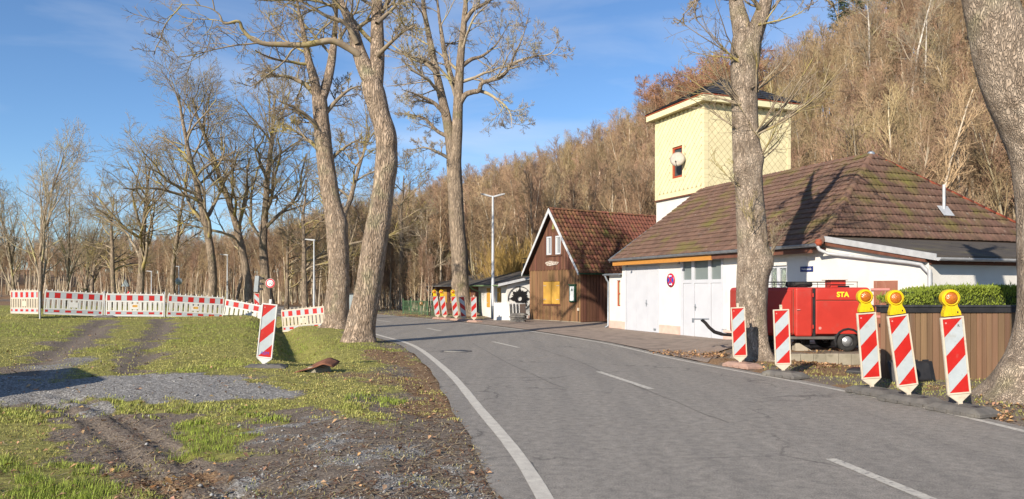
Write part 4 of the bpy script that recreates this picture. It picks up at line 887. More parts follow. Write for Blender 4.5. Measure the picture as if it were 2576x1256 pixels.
# sun emblem on the gable wall (local: x along wall, z up), wall faces +a
em = thing('sun_emblem', BUM @ Vector((BL+.03, .72, 1.14)), 'black sun-shaped metal emblem in a ring on the white bungalow wall', 'emblem', BA+R(90))
RG = .66
def petal(a):
    d = Vector((math.cos(a), 0, math.sin(a))); e = Vector((-d.z, 0, d.x))
    return [d*r+e*w_*s_ for s_, seq in ((-1, ((.40, .05), (.50, .11), (.58, .115), (.72, .07), (.80, .02), (1.0, .008))), (1, ((1.0, .008), (.80, .02), (.72, .07), (.58, .115), (.50, .11), (.40, .05)))) for r, w_ in [(r*RG, w_) for r, w_ in seq]]
for k in range(8):
    a = R(45*k)
    if k in (5, 6): continue
    MB().poly([p for p in petal(a)], (0, -.02, 0)).build('petal', M['black_metal'], em)
for k in range(8):
    a = R(22.5+45*k)
    if k in (4, 5, 6): continue
    d = Vector((math.cos(a), 0, math.sin(a))); e = Vector((-d.z, 0, d.x))
    MB().poly([d*.38*RG-e*.08, d*.74*RG-e*.008, d*.74*RG+e*.008, d*.38*RG+e*.08], (0, -.017, 0)).build('spike', M['black_metal'], em)
dm = MB(); n = 40; outer = []; inner = []
for k in range(n):
    a = 2*math.pi*k/n; o = Vector((math.cos(a)*.47*RG, 0, math.sin(a)*.47*RG)); o.z = max(o.z, -.30*RG); outer.append(o); inner.append(Vector((math.cos(a)*.19*RG, 0, math.sin(a)*.19*RG)))
f = Vector((0, -.023, 0)); dm.add([*[p+f for p in outer], *[p+f for p in inner], *outer, *inner], [(k, n+k, n+(k+1) % n, (k+1) % n) for k in range(n)] + [(k, (k+1) % n, 2*n+(k+1) % n, 2*n+k) for k in range(n)] + [(n+k, 3*n+k, 3*n+(k+1) % n, n+(k+1) % n) for k in range(n)])
dm.build('body', M['black_metal'], em)
MB().tube([(math.cos(R(a))*RG, -.012, math.sin(R(a))*RG) for a in range(-62, 196, 6)], .017, 6).build('ring', M['black_metal'], em)

# ------------------------------------------------------------------ guide beacons
FW, FH = .29, 1.04                                            # frame size
def foot_plate(loc, rz, label, mat, group, name='beacon_foot', tilt=(0, 0)):
    t = thing(name, loc, label, 'base plate', rz, group); t.rotation_euler = (tilt[0], tilt[1], rz)
    m = MB(); a, b = .41, .20
    top = [(-a+.12, -b+.05, .105), (a-.12, -b+.05, .105), (a-.12, b-.05, .105), (-a+.12, b-.05, .105)]
    mid = [(-a, -b, .05), (a, -b, .05), (a, b, .05), (-a, b, .05)]; bot = [(x, y, 0.0) for x, y, _ in mid]
    m.add(top+mid+bot, [(0, 1, 2, 3), (4, 5, 1, 0), (5, 6, 2, 1), (6, 7, 3, 2), (7, 4, 0, 3), (8, 9, 5, 4), (9, 10, 6, 5), (10, 11, 7, 6), (11, 8, 4, 7)])
    m.build('plate', mat, t, .012, 1)
    for x in (-.30, -.1, .1, .30):
        for s in (-1, 1): box('lug', mat, t, x-.05, x+.05, s*b-.025 if s < 0 else s*b-.004, s*b+.004 if s < 0 else s*b+.025, .0, .04)
    box('handle_slot', M['black'], t, .17, .25, -.05, .05, .1035, .107)
    box('socket', mat, t, -.06, .06, -.06, .06, .10, .118)
    return t
def stripes(parent, flip=False, y=-.0285, w_=.245, h_=.965, z0=.17):
    s = h_/4.0; hwid = w_/2
    def clipz(k):                                            # band between line k-1 and k (depth from the top at left k*s, right (k-1)*s)
        pts = [(-hwid, (k-1)*s), (hwid, (k-2)*s), (hwid, (k-1)*s), (-hwid, k*s)]
        out = []                                             # clip to 0..h_
        for lo_, sg in ((0.0, 1), (h_, -1)):
            src = pts if not out else out; res = []
            for i in range(len(src)):
                p, q = src[i], src[(i+1) % len(src)]; ip, iq = (p[1]-lo_)*sg >= -1e-9, (q[1]-lo_)*sg >= -1e-9
                if ip: res.append(p)
                if ip != iq: f = (lo_-p[1])/(q[1]-p[1]); res.append((p[0]+(q[0]-p[0])*f, lo_))
            out = res
        return out
    for k in range(1, 6):
        q = clipz(k)
        if len(q) < 3: continue
        pts = [((-x if flip else x), y, z0+h_-d) for x, d in q]
        MB().poly(pts, (0, .0015 if k % 2 else .0012, 0)).build('red_stripe' if k % 2 else 'white_stripe', M['foil_red'] if k % 2 else M['foil_white'], parent)
def lamp(parent, z):
    prof = [(-.11, 0), (.11, 0), (.105, .05), (.075, .12), (.072, .15)]
    head = [(.115*math.cos(R(a)), .235+.115*math.sin(R(a))) for a in range(-50, 231, 14)]
    pts = prof+head+[(-.072, .15), (-.075, .12), (-.105, .05)]
    lb = MB().poly([(x, -.045, z+zz) for x, zz in pts], (0, .09, 0)).build('warning_lamp', M['lamp_yellow'], parent, .012, 2)
    MB().lathe([(.098, -.046), (.098, -.062), (.082, -.062), (.082, -.046)], 24, (0, 0, z+.235), 'y').build('lens_ring', M['lamp_yellow'], lb)
    MB().lathe([(.082, -.050), (.075, -.066), (.05, -.078), (.001, -.083)], 20, (0, 0, z+.235), 'y').build('lens', M['lens'], lb)
    for k in range(3): box('housing_rib', M['lamp_yellow'], lb, -.055+k*.045, -.035+k*.045, -.052, -.045, z+.02, z+.11)
    box('lamp_base', M['black'], lb, -.10, .10, -.03, .03, z-.015, z)
    box('dial', M['black'], lb, .055, .075, -.048, -.045, z+.03, z+.055)
def beacon(X, Y, z, lean, label, lampq, flip=False, face=0.0, frame='cream_pl', peg=True, group=None, extra=None):
    t = thing('guide_beacon', (X, Y, z), label, 'traffic beacon', 0, group); t.rotation_euler = (R(1.5), R(lean), R(face))
    fm_ = M[frame]; h0 = .135
    fr = MB()
    fr.poly([(-FW/2, -.018, h0), (0.0-.03, -.018, .035), (.03, -.018, .035), (FW/2, -.018, h0), (FW/2, -.018, h0+FH), (-FW/2, -.018, h0+FH)], (0, .036, 0))
    fr.build('panel', fm_, t, .006, 1)
    b = MB().box(-FW/2, -FW/2+.022, -.032, -.018, h0+.01, h0+FH).box(FW/2-.022, FW/2, -.032, -.018, h0+.01, h0+FH).box(-FW/2+.022, FW/2-.022, -.031, -.018, h0+FH-.022, h0+FH).box(-FW/2+.022, FW/2-.022, -.031, -.018, h0+.01, h0+.032)
    rim = b.build('rim', fm_, t, .003, 1)
    stripes(t, flip, -.0215, FW-.046, FH-.056, h0+.033)
    box('stem', fm_, t, -.028, .028, -.024, .024, -.06, .06)
    if peg and not lampq: box('top_peg', fm_, t, -.022, .022, -.02, .02, h0+FH, h0+FH+.085)
    if lampq: lamp(t, h0+FH+.016)
    for dz in (.04,): MB().lathe([(.012, -.0235), (.001, -.0235)], 10, (-.085, 0, h0+FH-.075), 'y').build('sticker', M['pink_hinge'], t)
    if extra: extra(t)
    return t
GN, GM_, GF = 'beacons by the fence', 'beacons by the big tree', 'beacons across the road'
near = [(5.62, 11.55, 4.9, 'lit-type amber lamp beacon left of three beside the brown fence'), (5.74, 10.7, 8.5, 'middle lamp beacon of three by the brown fence, leaning most'), (5.96, 9.84, 6.0, 'right-hand lamp beacon of three by the fence, closest to the big trunk')]
near[0] = (near[0][0], near[0][1], near[0][2], 'beacon with yellow lamp overlapping the red trailer wheel, by the fence')
rd = R(-69)
for k, (X, Y, ln, lb) in enumerate(near):
    ex = None
    if k == 2:
        def ex(t): text('letter', 'R', .05, M['black'], t, (.07, -.0236, 1.05), (R(90), 0, 0), .0005)
    beacon(X, Y, .115, -ln, lb, True, False, -6, 'cream_pl', True, GN, ex)
    foot_plate((X+.03, Y, .012+max(0, gz(X, Y)-.02)*.3), rd+R((-4, 3, -2)[k]), ('grey rubber foot under the beacon nearest the red trailer', 'grey rubber foot under the middle beacon by the fence', 'grey rubber foot under the beacon nearest the big right trunk')[k], M['rubber'], 'beacon feet by the fence', tilt=(R((-1, 1.5, 1)[k]), 0))
beacon(4.80, 15.55, .10, -2.8, 'lampless beacon beside the left edge of the big tree, on a tan foot', False, False, -8, 'cream_pl', True, GM_)
def ex2(t): MB().lathe([(.014, -.021), (.001, -.021)], 10, (0, 0, 1.23), 'y').build('green_sticker', M['light_green'], t)
beacon(5.10, 13.9, .10, -2.5, 'lampless beacon in front of the red trailer, right of the big tree', False, False, -8, 'cream_pl', True, GM_, ex2)
foot_plate((4.84, 15.55, .01), R(-68), 'dusty tan rubber foot at the base of the big tree beacon', M['rubber_tan'], 'beacon feet by the big tree')
foot_plate((5.13, 13.9, .01), R(-66), 'grey rubber foot under the beacon in front of the red trailer', M['rubber'], 'beacon feet by the big tree')
far = [(1101.6, 40.7, -8, True, False, 'first lamp beacon on the left of the row beyond the road'), (1120, 40.0, -8.5, True, False, 'second lamp beacon from the left of the row beyond the road'), (1147.8, 38.9, -7, True, False, 'lamp beacon just left of the tall trunk, third in the far row'), (1167, 38.1, -6, False, True, 'lampless beacon before the tall trunk, stripes sloping the other way'), (1192.4, 36.8, -1, False, False, 'upright lampless beacon at the right end of the far row')]
for k, (px, Y, ln, lp, fl, lb) in enumerate(far):
    X = (px-CXP)*Y/FPX; beacon(X, Y, .10, ln, lb, lp, fl, 4, 'cream_pl', True, GF)
    foot_plate((X+.04, Y, .01), R(-58+k*2), ('tan foot of the first beacon in the far row', 'tan foot of the second beacon in the far row', 'tan foot of the third beacon in the far row', 'tan foot of the beacon with opposite stripes', 'tan foot of the upright end beacon in the far row')[k], M['rubber_tan'], 'beacon feet across the road')
def ex3(t): text('sticker_letters', 'ASM', .085, M['sign_blue2'], t, (.0, -.0236, .235), (R(90), 0, 0), .0006)
lz = gz(-4.70, 14.0)
beacon(-4.70, 14.0, lz+.03, 6.3, 'beacon leaning right on the grass beside the ditch', False, False, 3, 'white', True, None, ex3)
foot_plate((-4.68, 14.0, lz-.055), R(8), 'rubber foot sunk in the grass under the leaning left beacon', M['rubber'], None)
# spare feet lying about
foot_plate((7.05, 14.6, gz(7.05, 14.6)+.0), R(-30), 'black rubber foot lying alone on the verge below the trailer', M['black'], 'spare feet')
foot_plate((7.15, 13.25, .16), R(4), 'black rubber foot leaning at the bottom of the brown fence', M['black'], 'spare feet', tilt=(R(72), 0))
sx, sy = (1304-CXP)*36.9/FPX, 36.9
for k in range(4): foot_plate((sx+random.uniform(-.05, .05), sy+random.uniform(-.04, .04), .03+k*.108), R(-14+random.uniform(-9, 9)), ('bottom', 'second lowest', 'second highest', 'top')[k]+' grey foot of the stack in front of the sun emblem', M['rubber'], 'stack of beacon feet')

# ------------------------------------------------------------------ barrier panels
def barrier(a, b, za, zb, label, logo=None, roll=0.0, group='red and white barrier panels', dirt='white', posts=True):
    a = Vector((*a, 0)); b = Vector((*b, 0)); Lb = (b-a).length; rz = math.atan2(b.y-a.y, b.x-a.x)
    t = thing('traffic_barrier', (a.x, a.y, za), label, 'barrier', 0, group); t.rotation_euler = (0, -math.atan2(zb-za, Lb), rz)
    W_ = M[dirt]; H = .98
    f = MB().box(0, .05, -.02, .02, 0, H).box(Lb-.05, Lb, -.02, .02, 0, H).box(.05, Lb-.05, -.019, .019, 0, .05).box(.05, Lb-.05, -.019, .019, H-.05, H).box(.05, Lb-.05, -.017, .017, .62, .67).box(.05, Lb-.05, -.017, .017, .22, .26)
    f.build('frame', W_, t, .004, 1)
    box('upper_band', M['foil_white'], t, .05, Lb-.05, -.012, .012, .67, H-.05); box('lower_band', M['foil_white'], t, .05, Lb-.05, -.011, .011, .05, .22)
    n = 11; seg = (Lb-.1)/(n-1); me1 = MB().box(0, seg, -.0145, -.0125, .69, H-.07).mesh('red_stripe', M['foil_red']); me2 = MB().box(0, seg, -.0145, -.0125, .10, .19).mesh('red_stripe', M['foil_red'])
    me3 = MB().box(0, seg/2, -.0145, -.0125, .69, H-.07).mesh('red_stripe', M['foil_red']); me4 = MB().box(0, seg/2, -.0145, -.0125, .10, .19).mesh('red_stripe', M['foil_red'])
    for k in range(6):
        x = .05+(2*k-.5)*seg
        if k == 0: x = .05
        half = k in (0, 5)
        obj('red_stripe', me3 if half else me1, t, (x, 0, 0)); obj('red_stripe', me4 if half else me2, t, (x, 0, 0))
    ns_ = 11; p = (Lb-.10)/ns_; sm = MB().box(p*.16, p*.84, -.012, .012, .26, .62).box(p*.30, p*.42, -.018, -.012, .26, .62).box(p*.58, p*.70, -.018, -.012, .26, .62).mesh('slat', W_)
    for k in range(ns_): obj('slat', sm, t, (.05+k*p, 0, 0))
    box('label_plate', W_, t, Lb/2-.15, Lb/2+.15, -.024, -.012, .32, .54)
    if logo == 'amber':
        lp_ = box('sticker', M['shutter'], t, Lb/2-.10, Lb/2+.10, -.0265, -.024, .40, .50); MB().box(Lb/2-.085, Lb/2-.04, -.0285, -.0265, .42, .48).build('sticker_mark', M['orange_wood'], lp_)
    if logo == 'LE':
        text('sticker_letters', 'LE', .13, M['light_green'], t, (Lb/2+.03, -.026, .44), (R(90), 0, 0), .001)
    pg = MB().lathe([(.022, 0), (.022, .055), (.012, .065), (.001, .065)], 8).mesh('top_peg', W_)
    for k in range(11): obj('top_peg', pg, t, (.06+k*(Lb-.12)/10, 0, H))
    return t
def pz(y, Y): return CAMZ+(HZP-y)*Y/FPX
barrier((-21.35, 31.5), (-19.55, 30.55), pz(789, 31.5), pz(790.5, 30.55), 'barrier panel at the far left end, set at an angle', None, dirt='cream_pl')
barrier((-19.40, 30.6), (-17.55, 31.7), pz(790.5, 30.6), pz(796, 31.7), 'barrier panel with blank white plate, second from the left end')
barrier((-17.42, 31.7), (-15.22, 32.3), pz(796, 31.7), pz(797, 32.3), 'barrier panel with amber sticker above the left wheel rut, third from left', 'amber')
barrier((-15.10, 32.3), (-13.02, 33.3), pz(797, 32.3), pz(803.5, 33.3), 'barrier panel with amber sticker joined to the tilted one', 'amber')
barrier((-13.62, 34.8), (-11.0, 34.4), pz(804, 34.8), pz(829, 34.4), 'barrier panel tilted down to the right behind the leaning beacon')
barrier((-10.22, 33.0), (-8.15, 32.4), pz(836, 33.0), pz(826, 32.4), 'barrier panel with green letters leaning towards the tree trunk', 'LE', dirt='cream_pl')
def post(X, Y, z, label):
    t = thing('barrier_post', (X, Y, z), label, 'post', 0, 'posts between the barrier panels')
    MB().tube([(0, 0, -.15), (0, 0, 1.06)], .03, 10).build('tube', M['galv'], t); MB().lathe([(.034, 1.05), (.034, 1.09), (.001, 1.10)], 10).build('cap', M['sign_back'], t)
for X, Y, lb in ((-19.47, 30.5, 'post between the first and second barrier panel from the left'), (-17.48, 31.72, 'post between the second and third barrier panel from the left'), (-15.16, 32.27, 'post between the two barrier panels with amber stickers')):
    post(X, Y, gz(X, Y)+.03, lb)
foot_plate((-17.40, 31.6, gz(-17.4, 31.6)-.02), R(15), 'grey rubber foot under the barrier above the left wheel rut', M['rubber'], None)
# stored white panels by the bungalow
def plain_panel(loc, rz, tilt, label, L_=.85):
    t = thing('stored_panel', loc, label, 'barrier', 0, 'white panels stored by the bungalow'); t.rotation_euler = (R(tilt), 0, rz)
    MB().box(0, .06, -.02, .02, 0, 1.02).box(L_-.06, L_, -.02, .02, -.06, 1.02).box(.06, L_-.06, -.018, .018, 0, .06).box(.06, L_-.06, -.018, .018, .94, 1.0).box(.06, L_-.06, -.016, .016, .60, .66).build('frame', M['white'], t, .004, 1)
    box('panel', M['white'], t, .06, L_-.06, -.008, .008, .06, .94)
    pg = MB().box(-.015, .015, -.012, .012, 0, .05).mesh('top_peg', M['white'])
    for k in range(8): obj('top_peg', pg, t, (.05+k*(L_-.1)/7, 0, 1.0))
X0 = (1242-CXP)*38.6/FPX
plain_panel((X0, 38.7, -.06), R(-8), -4, 'white panel standing face-on beside the lamp post')
for k, px in enumerate((1283, 1292, 1300, 1308)):
    plain_panel(((px-CXP)*38.2/FPX, 38.15, -.12), R(74-k*3), -3, ('first', 'second', 'third', 'fourth')[k]+' of the white panels standing edge-on below the sun emblem', .8)

# ------------------------------------------------------------------ red compressor trailer
TX, TY, TZ = 5.32, 17.55, .165
tr_ = thing('red_trailer', (TX, TY, TZ), 'red fire service equipment trailer with spare tyre on top', 'trailer')
def rbox(name, mat, x0, x1, y0, y1, z0, z1, r, parent): return MB().box(x0, x1, y0, y1, z0, z1).build(name, mat, parent, r, 4)
rbox('body', M['red_paint'], .26, 3.22, .02, 1.45, .38, 1.53, .09, tr_)
bd = rbox('front_panel', M['red_paint'], .34, 1.34, .0, .1, .42, 1.49, .04, tr_)
sdp = rbox('side_panel', M['red_paint'], 1.90, 3.10, .0, .1, .42, 1.21, .02, tr_)
rbox('side_panel', M['red_paint'], 1.90, 3.10, .001, .1, 1.218, 1.50, .03, tr_)
dr = rbox('side_door', M['red_paint'], 1.40, 1.80, -.035, .06, .36, 1.52, .045, tr_)
MB().tube([(1.425, -.05, 1.0), (1.50, -.05, 1.0)], .012, 6).build('handle', M['pink_hinge'], dr)
for z in (.55, 1.3): box('hinge', M['red_paint'], dr, 1.80, 1.83, -.03, .0, z, z+.09)
for x_ in (1.36,): box('panel_seam', M['brown_wood'], tr_, x_-.008, x_+.008, .012, .03, .42, 1.49)
box('panel_seam', M['brown_wood'], tr_, 1.9, 3.1, .012, .03, 1.209, 1.219)
box('door_seal', M['black'], tr_, 1.82, 1.885, .005, .06, .37, 1.51)
box('corner_seal', M['black'], tr_, 3.125, 3.165, -.004, .06, .45, 1.47)
text('lettering', 'STA', .165, M['yellow_text'], tr_, (2.53, -.004, 1.355), (R(90), 0, 0), .003, 1.0, .006)
MB().lathe([(.035, -.006), (.001, -.010)], 14, (1.99, 0, .56), 'y').build('reflector', M['pink_hinge'], tr_)
MB().box(.5, 3.1, .10, .18, .28, .38).box(.5, 3.1, 1.25, 1.33, .28, .38).box(.62, .70, .18, 1.25, .28, .37).build('chassis', M['black_metal'], tr_)
box('bumper_bar', M['rubber'], tr_, 1.28, 2.35, .0, .06, .30, .36)
wh = thing  # (wheels are parts)
def wheel(cx, cy, r, w_, parent):
    wpart = MB().lathe([(r*.62, -w_/2), (r*.9, -w_/2), (r, -w_*.32), (r, w_*.32), (r*.9, w_/2), (r*.62, w_/2), (r*.62, -w_/2)], 28, (cx, cy, r), 'y').build('wheel', M['tyre'], parent)
    MB().lathe([(r*.62, -w_*.30), (r*.50, -w_*.22), (r*.46, -w_*.36), (r*.34, -w_*.42), (r*.30, -w_*.50), (r*.12, -w_*.56), (.001, -w_*.56)], 24, (cx, cy, r), 'y').build('rim', M['hub'], wpart)
    MB().lathe([(r*.62, -w_*.34), (r*.52, -w_*.34), (r*.50, -w_*.26)], 24, (cx, cy, r), 'y').build('rim_shadow', M['black_metal'], wpart)
wheel(2.66, .10, .245, .17, tr_); wheel(2.66, 1.34, .245, .17, tr_)
wheel(1.12, .45, .20, .14, tr_)
fd = []; fi = []
for k in range(11):
    a = R(200-k*22); fd.append((2.66+.335*math.cos(a), -.02, .245+.335*math.sin(a)*.97)); fi.append((2.66+.285*math.cos(a), -.02, .245+.285*math.sin(a)*.97))
MB().poly(fd+fi[::-1], (0, .24, 0)).build('mudguard', M['black'], tr_, .008, 1)
rl = MB()
for y in (.12, 1.3): rl.tube([(.75, y, 1.66), (2.95, y, 1.66)], .009, 6)
rl.tube([(.75, .12, 1.60), (2.85, .12, 1.60)], .006, 5)
for x in (.76, .95, 1.98, 2.2, 2.93):
    for y in (.12, 1.3): rl.tube([(x, y, 1.50), (x, y, 1.66)], .007, 5)
rl.build('roof_rail', M['black_metal'], tr_)
sp_ = MB().lathe([(.17, -.06), (.27, -.065), (.31, -.035), (.31, .035), (.27, .065), (.17, .06), (.17, -.06)], 28, (1.70, .55, 1.60)).build('spare_tyre', M['tyre'], tr_)
bx = rbox('roof_box', M['red_paint'], 2.36, 2.72, .25, .6, 1.52, 1.70, .012, tr_); box('box_lid', M['brown_wood'], bx, 2.30, 2.74, .2, .65, 1.70, 1.715)
box('roof_fitting', M['black'], tr_, 2.52, 2.78, .2, .3, 1.52, 1.57)
MB().tube([(.6, .7, .36), (.1, .7, .36), (-.15, .7, .38), (-.32, .7, .43), (-.45, .7, .54), (-.55, .7, .66), (-.64, .7, .735)], [.045, .045, .045, .045, .042, .04, .04], 8).build('drawbar', M['black_metal'], tr_)
MB().tube([(-.86, .7, .75), (-.46, .7, .75)], .018, 6).box(-.87, -.83, .67, .73, .66, .77).build('tow_coupling', M['zinc'], tr_)
MB().tube([(-.05, .62, .40), (-.16, .62, .42), (-.16, .62, .50), (-.05, .62, .50)], .010, 5).build('brake_handle', M['zinc'], tr_)
for x in (1.55, 1.75): box('hanging_hose', M['black'], tr_, x, x+.12, .3, .5, .1, .3)
wc = thing('wheel_chock', (TX+1.62, TY+.2, TZ), 'beige wedge lying under the red trailer', 'wheel chock')
MB().poly([(-.13, 0, 0), (.28, 0, 0), (-.05, 0, .20), (-.13, 0, .2)], (0, .25, 0)).build('wedge', M['canvas'], wc, .008, 1)
# concrete edging below the trailer
ke = thing('retaining_edge', (5.75, 16.96, 0), 'low concrete palisade edging holding up the trailer stand', 'retaining wall')
for k in range(10):
    x = k*.29; box('palisade', M['concrete'], ke, x+.003, x+.285, random.uniform(-.03, -.015), .07, -.45, .17+random.uniform(-.006, .006), .008)

# ------------------------------------------------------------------ board fence and hedge
fx0, fx1, fy = 6.75, 10.2, 13.55
fn = thing('board_fence', (fx0, fy, 0), 'brown vertical board fence with black cap below the hedge', 'fence')
x = 0.0; rgf = random.Random(3)
while x < fx1-fx0:
    w_ = rgf.uniform(.085, .125); zb = .03-.055*x+rgf.uniform(-.02, .02)
    ob = box('board', M['fence'], fn, x+.006, x+w_-.005, rgf.uniform(-.008, .004)-.012, .012, zb, 1.23+rgf.uniform(-.008, .008), .003); x += w_
for z in (.25, .95): box('rail', M['wood_back'], fn, 0, fx1-fx0, .013, .06, z, z+.07)
box('cap_board', M['black'], fn, -.03, fx1-fx0, -.045, .09, 1.225, 1.33); box('cap_rail', M['slate'], fn, -.05, fx1-fx0, -.07, .11, 1.33, 1.36)
hd = thing('hedge', (7.62, 15.0, 0), 'bright green clipped conifer hedge behind the brown board fence', 'hedge')
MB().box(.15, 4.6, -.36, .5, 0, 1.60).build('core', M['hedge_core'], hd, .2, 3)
rng = np.random.default_rng(11); n = 22000
u = rng.random(n)*4.9; ht = 1.66-0.16*np.exp(-(u/.45)**2)*1.2+.06*(fbm(u*2.2, u*0+1, 3)-.5)
face = rng.random(n)
P0 = np.stack([u, np.where(face < .5, -.45+rng.random(n)*.14, rng.random(n)*1.0-.45), np.where(face < .5, rng.random(n)**.8*ht, ht-rng.random(n)**2*.14)], 1)
d = rng.normal(0, .55, (n, 3)); d[:, 2] = np.abs(d[:, 2])+.75; d[:, 1] -= np.where(face < .5, .5, 0); d /= np.linalg.norm(d, axis=1)[:, None]
ln = rng.uniform(.04, .10, n)*np.where(rng.random(n) < .02, 2.0, 1); sv = np.cross(d, rng.normal(0, 1, (n, 3))); sv /= np.linalg.norm(sv, axis=1)[:, None]; sv *= .011
tip = P0+d*ln[:, None]; mid = P0+d*ln[:, None]*.5
V = np.concatenate([P0, mid+sv, tip, mid-sv]); i = np.arange(n)
npo('foliage', V, np.stack([i, i+n, i+2*n, i+3*n], 1), M['hedge'], hd)

# ------------------------------------------------------------------ lamp posts, signs, far furniture
def street_lamp2(X, Y, z, H):
    t = thing('street_lamp', (X, Y, z), 'tall grey street lamp with two wing-shaped heads before the bungalow', 'street lamp')
    MB().tube([(0, 0, -.2), (0, 0, 1.2), (0, 0, 1.22), (0, 0, H-.1)], [.10, .10, .088, .062], 12).build('pole', M['galv'], t)
    MB().tube([(0, 0, -.2), (0, 0, .75)], .104, 12).build('base_sleeve', M['sign_back'], t)
    MB().lathe([(.06, H-.14), (.07, H-.02), (.05, H+.02), (.001, H+.03)], 10).build('head_joint', M['galv'], t)
    for s in (-1, 1):
        pts = [(s*.04, -.05, H-.06), (s*.04, -.05, H+.02), (s*.45, -.09, H+.13), (s*.66, -.07, H+.15), (s*.66, -.07, H+.10), (s*.30, -.09, H+.0)]
        MB().poly(pts, (0, .18, 0)).build('lamp_head', M['galv'], t, .012, 1)
street_lamp2((1240-CXP)*40.2/FPX, 40.2, gz(-1.04, 40.2), pz(494, 40.2)-gz(-1.04, 40.2))
def street_lamp1(px, ytop, ybase, Y, label, s=-1):
    X = (px-CXP)*Y/FPX; zb = min(pz(ybase, Y), gz(X, Y)); H = pz(ytop, Y)-zb
    t = thing('street_lamp', (X, Y, zb), label, 'street lamp', 0, 'single street lamps along the road')
    MB().tube([(0, 0, -.1), (0, 0, 1.0), (0, 0, H)], [.075, .07, .045], 8).build('pole', M['galv'], t)
    MB().poly([(s*-.06, -.06, H-.02), (s*.55, -.09, H+.06), (s*.55, -.09, H+.12), (s*-.06, -.06, H+.09)], (0, .16, 0)).build('lamp_head', M['galv'], t, .01, 1)
street_lamp1(790, 606, 765, 46, 'single street lamp just left of the twin trunks')
street_lamp1(572, 643, 755, 58, 'single street lamp left of the traffic light')
street_lamp1(450, 672, 745, 72, 'single street lamp behind the round sign back')
street_lamp1(381, 684, 742, 84, 'most distant thin street lamp left of the round sign back')
sg = thing('speed_limit_sign', ((680-CXP)*47/FPX, 47, gz((680-CXP)*47/FPX, 47)), 'round 50 speed limit sign on a dark pole', 'traffic sign')
H = pz(713, 47)-sg.location.z
MB().tube([(0, .03, -.1), (0, .03, H+.25)], .035, 8).build('pole', M['black_metal'], sg)
MB().lathe([(.001, .0), (.30, .0), (.30, -.015), (.001, -.015)], 28, (0, 0, H), 'y').build('disc', M['sign_white'], sg)
MB().lathe([(.205, -.0165), (.285, -.0165)], 28, (0, 0, H), 'y').build('red_ring', M['sign_red'], sg)
text('number', '50', .30, M['black'], sg, (0, -.0175, H), (R(90), 0, 0), .001)
tl = thing('traffic_light', ((641-CXP)*44/FPX, 44, gz((641-CXP)*44/FPX, 44)), 'temporary traffic light seen from the side beyond the barriers', 'traffic light')
H0 = pz(735, 44)-tl.location.z; H1 = pz(694, 44)-tl.location.z; tl.rotation_euler = (0, R(5), 0)
MB().tube([(0, 0, -.1), (0, 0, H0)], .05, 8).build('pole', M['black_metal'], tl)
box('signal_head', M['sign_back'], tl, -.16, .10, -.12, .12, H0, H1, .02)
for k in range(3):
    z = H0+(k+.55)*(H1-H0)/3; MB().poly([(.10, -.1, z+.10), (.32, -.1, z+.07), (.34, -.1, z-.02), (.10, -.1, z-.08)], (0, .2, 0)).build('visor', M['black'], tl)
rs_ = thing('roundabout_sign_back', ((450-CXP)*66/FPX, 66, gz((450-CXP)*66/FPX, 66)), 'grey back of a round sign on a pole by the far lamp', 'traffic sign')
H = pz(708, 66)-rs_.location.z; MB().tube([(0, .0, -.1), (0, .0, H+.3)], .04, 8).build('pole', M['galv'], rs_); MB().lathe([(.001, -.02), (.34, -.02), (.34, -.04), (.001, -.04)], 8, (0, 0, H), 'y').build('disc', M['teal'], rs_)
rs2 = thing('warning_sign_back', ((316-CXP)*70/FPX, 70, gz((316-CXP)*70/FPX, 70)), 'grey-blue triangular sign back left of the low spreading tree', 'traffic sign')
H = pz(713, 70)-rs2.location.z; MB().tube([(0, .0, -.1), (0, .0, H+.3)], .04, 8).build('pole', M['galv'], rs2); MB().poly([(-.4, -.03, H-.3), (.4, -.03, H-.3), (0, -.03, H+.4)], (0, -.02, 0)).build('plate', M['teal'], rs2)
rs3 = thing('roadworks_sign', ((323-CXP)*52/FPX, 52, gz((323-CXP)*52/FPX, 52)), 'small red and white roadworks triangle above the third barrier', 'traffic sign')
H = pz(745, 52)-rs3.location.z; MB().tube([(0, .03, -.1), (0, .03, H+.2)], .03, 8).build('pole', M['galv'], rs3); MB().poly([(-.36, 0, H-.25), (.36, 0, H-.25), (0, 0, H+.37)], (0, .02, 0)).build('plate', M['sign_red'], rs3); MB().poly([(-.22, -.004, H-.17), (.22, -.004, H-.17), (0, -.004, H+.20)], (0, .003, 0)).build('face', M['sign_white'], rs3)
bq = (643-CXP)*38/FPX
beacon(bq, 38.2, gz(bq, 38.2)+.02, 0, 'small beacon half hidden below the traffic light', False, True, 0, 'cream_pl', False)
cb_ = thing('utility_cabinet', ((884-CXP)*52/FPX, 52, 0), 'grey-blue utility cabinet seen between the twin trunks', 'cabinet')
hz_ = pz(741, 52)
box('body', M['teal'], cb_, -.55, .55, 0, .5, 0, hz_); box('lid', M['black'], cb_, -.6, .6, -.05, .55, hz_, hz_+.1); box('handle', M['black'], cb_, .18, .22, -.02, 0, .6, .8); box('door_seam', M['sign_back'], cb_, -.01, .01, -.004, 0, .05, hz_-.05)
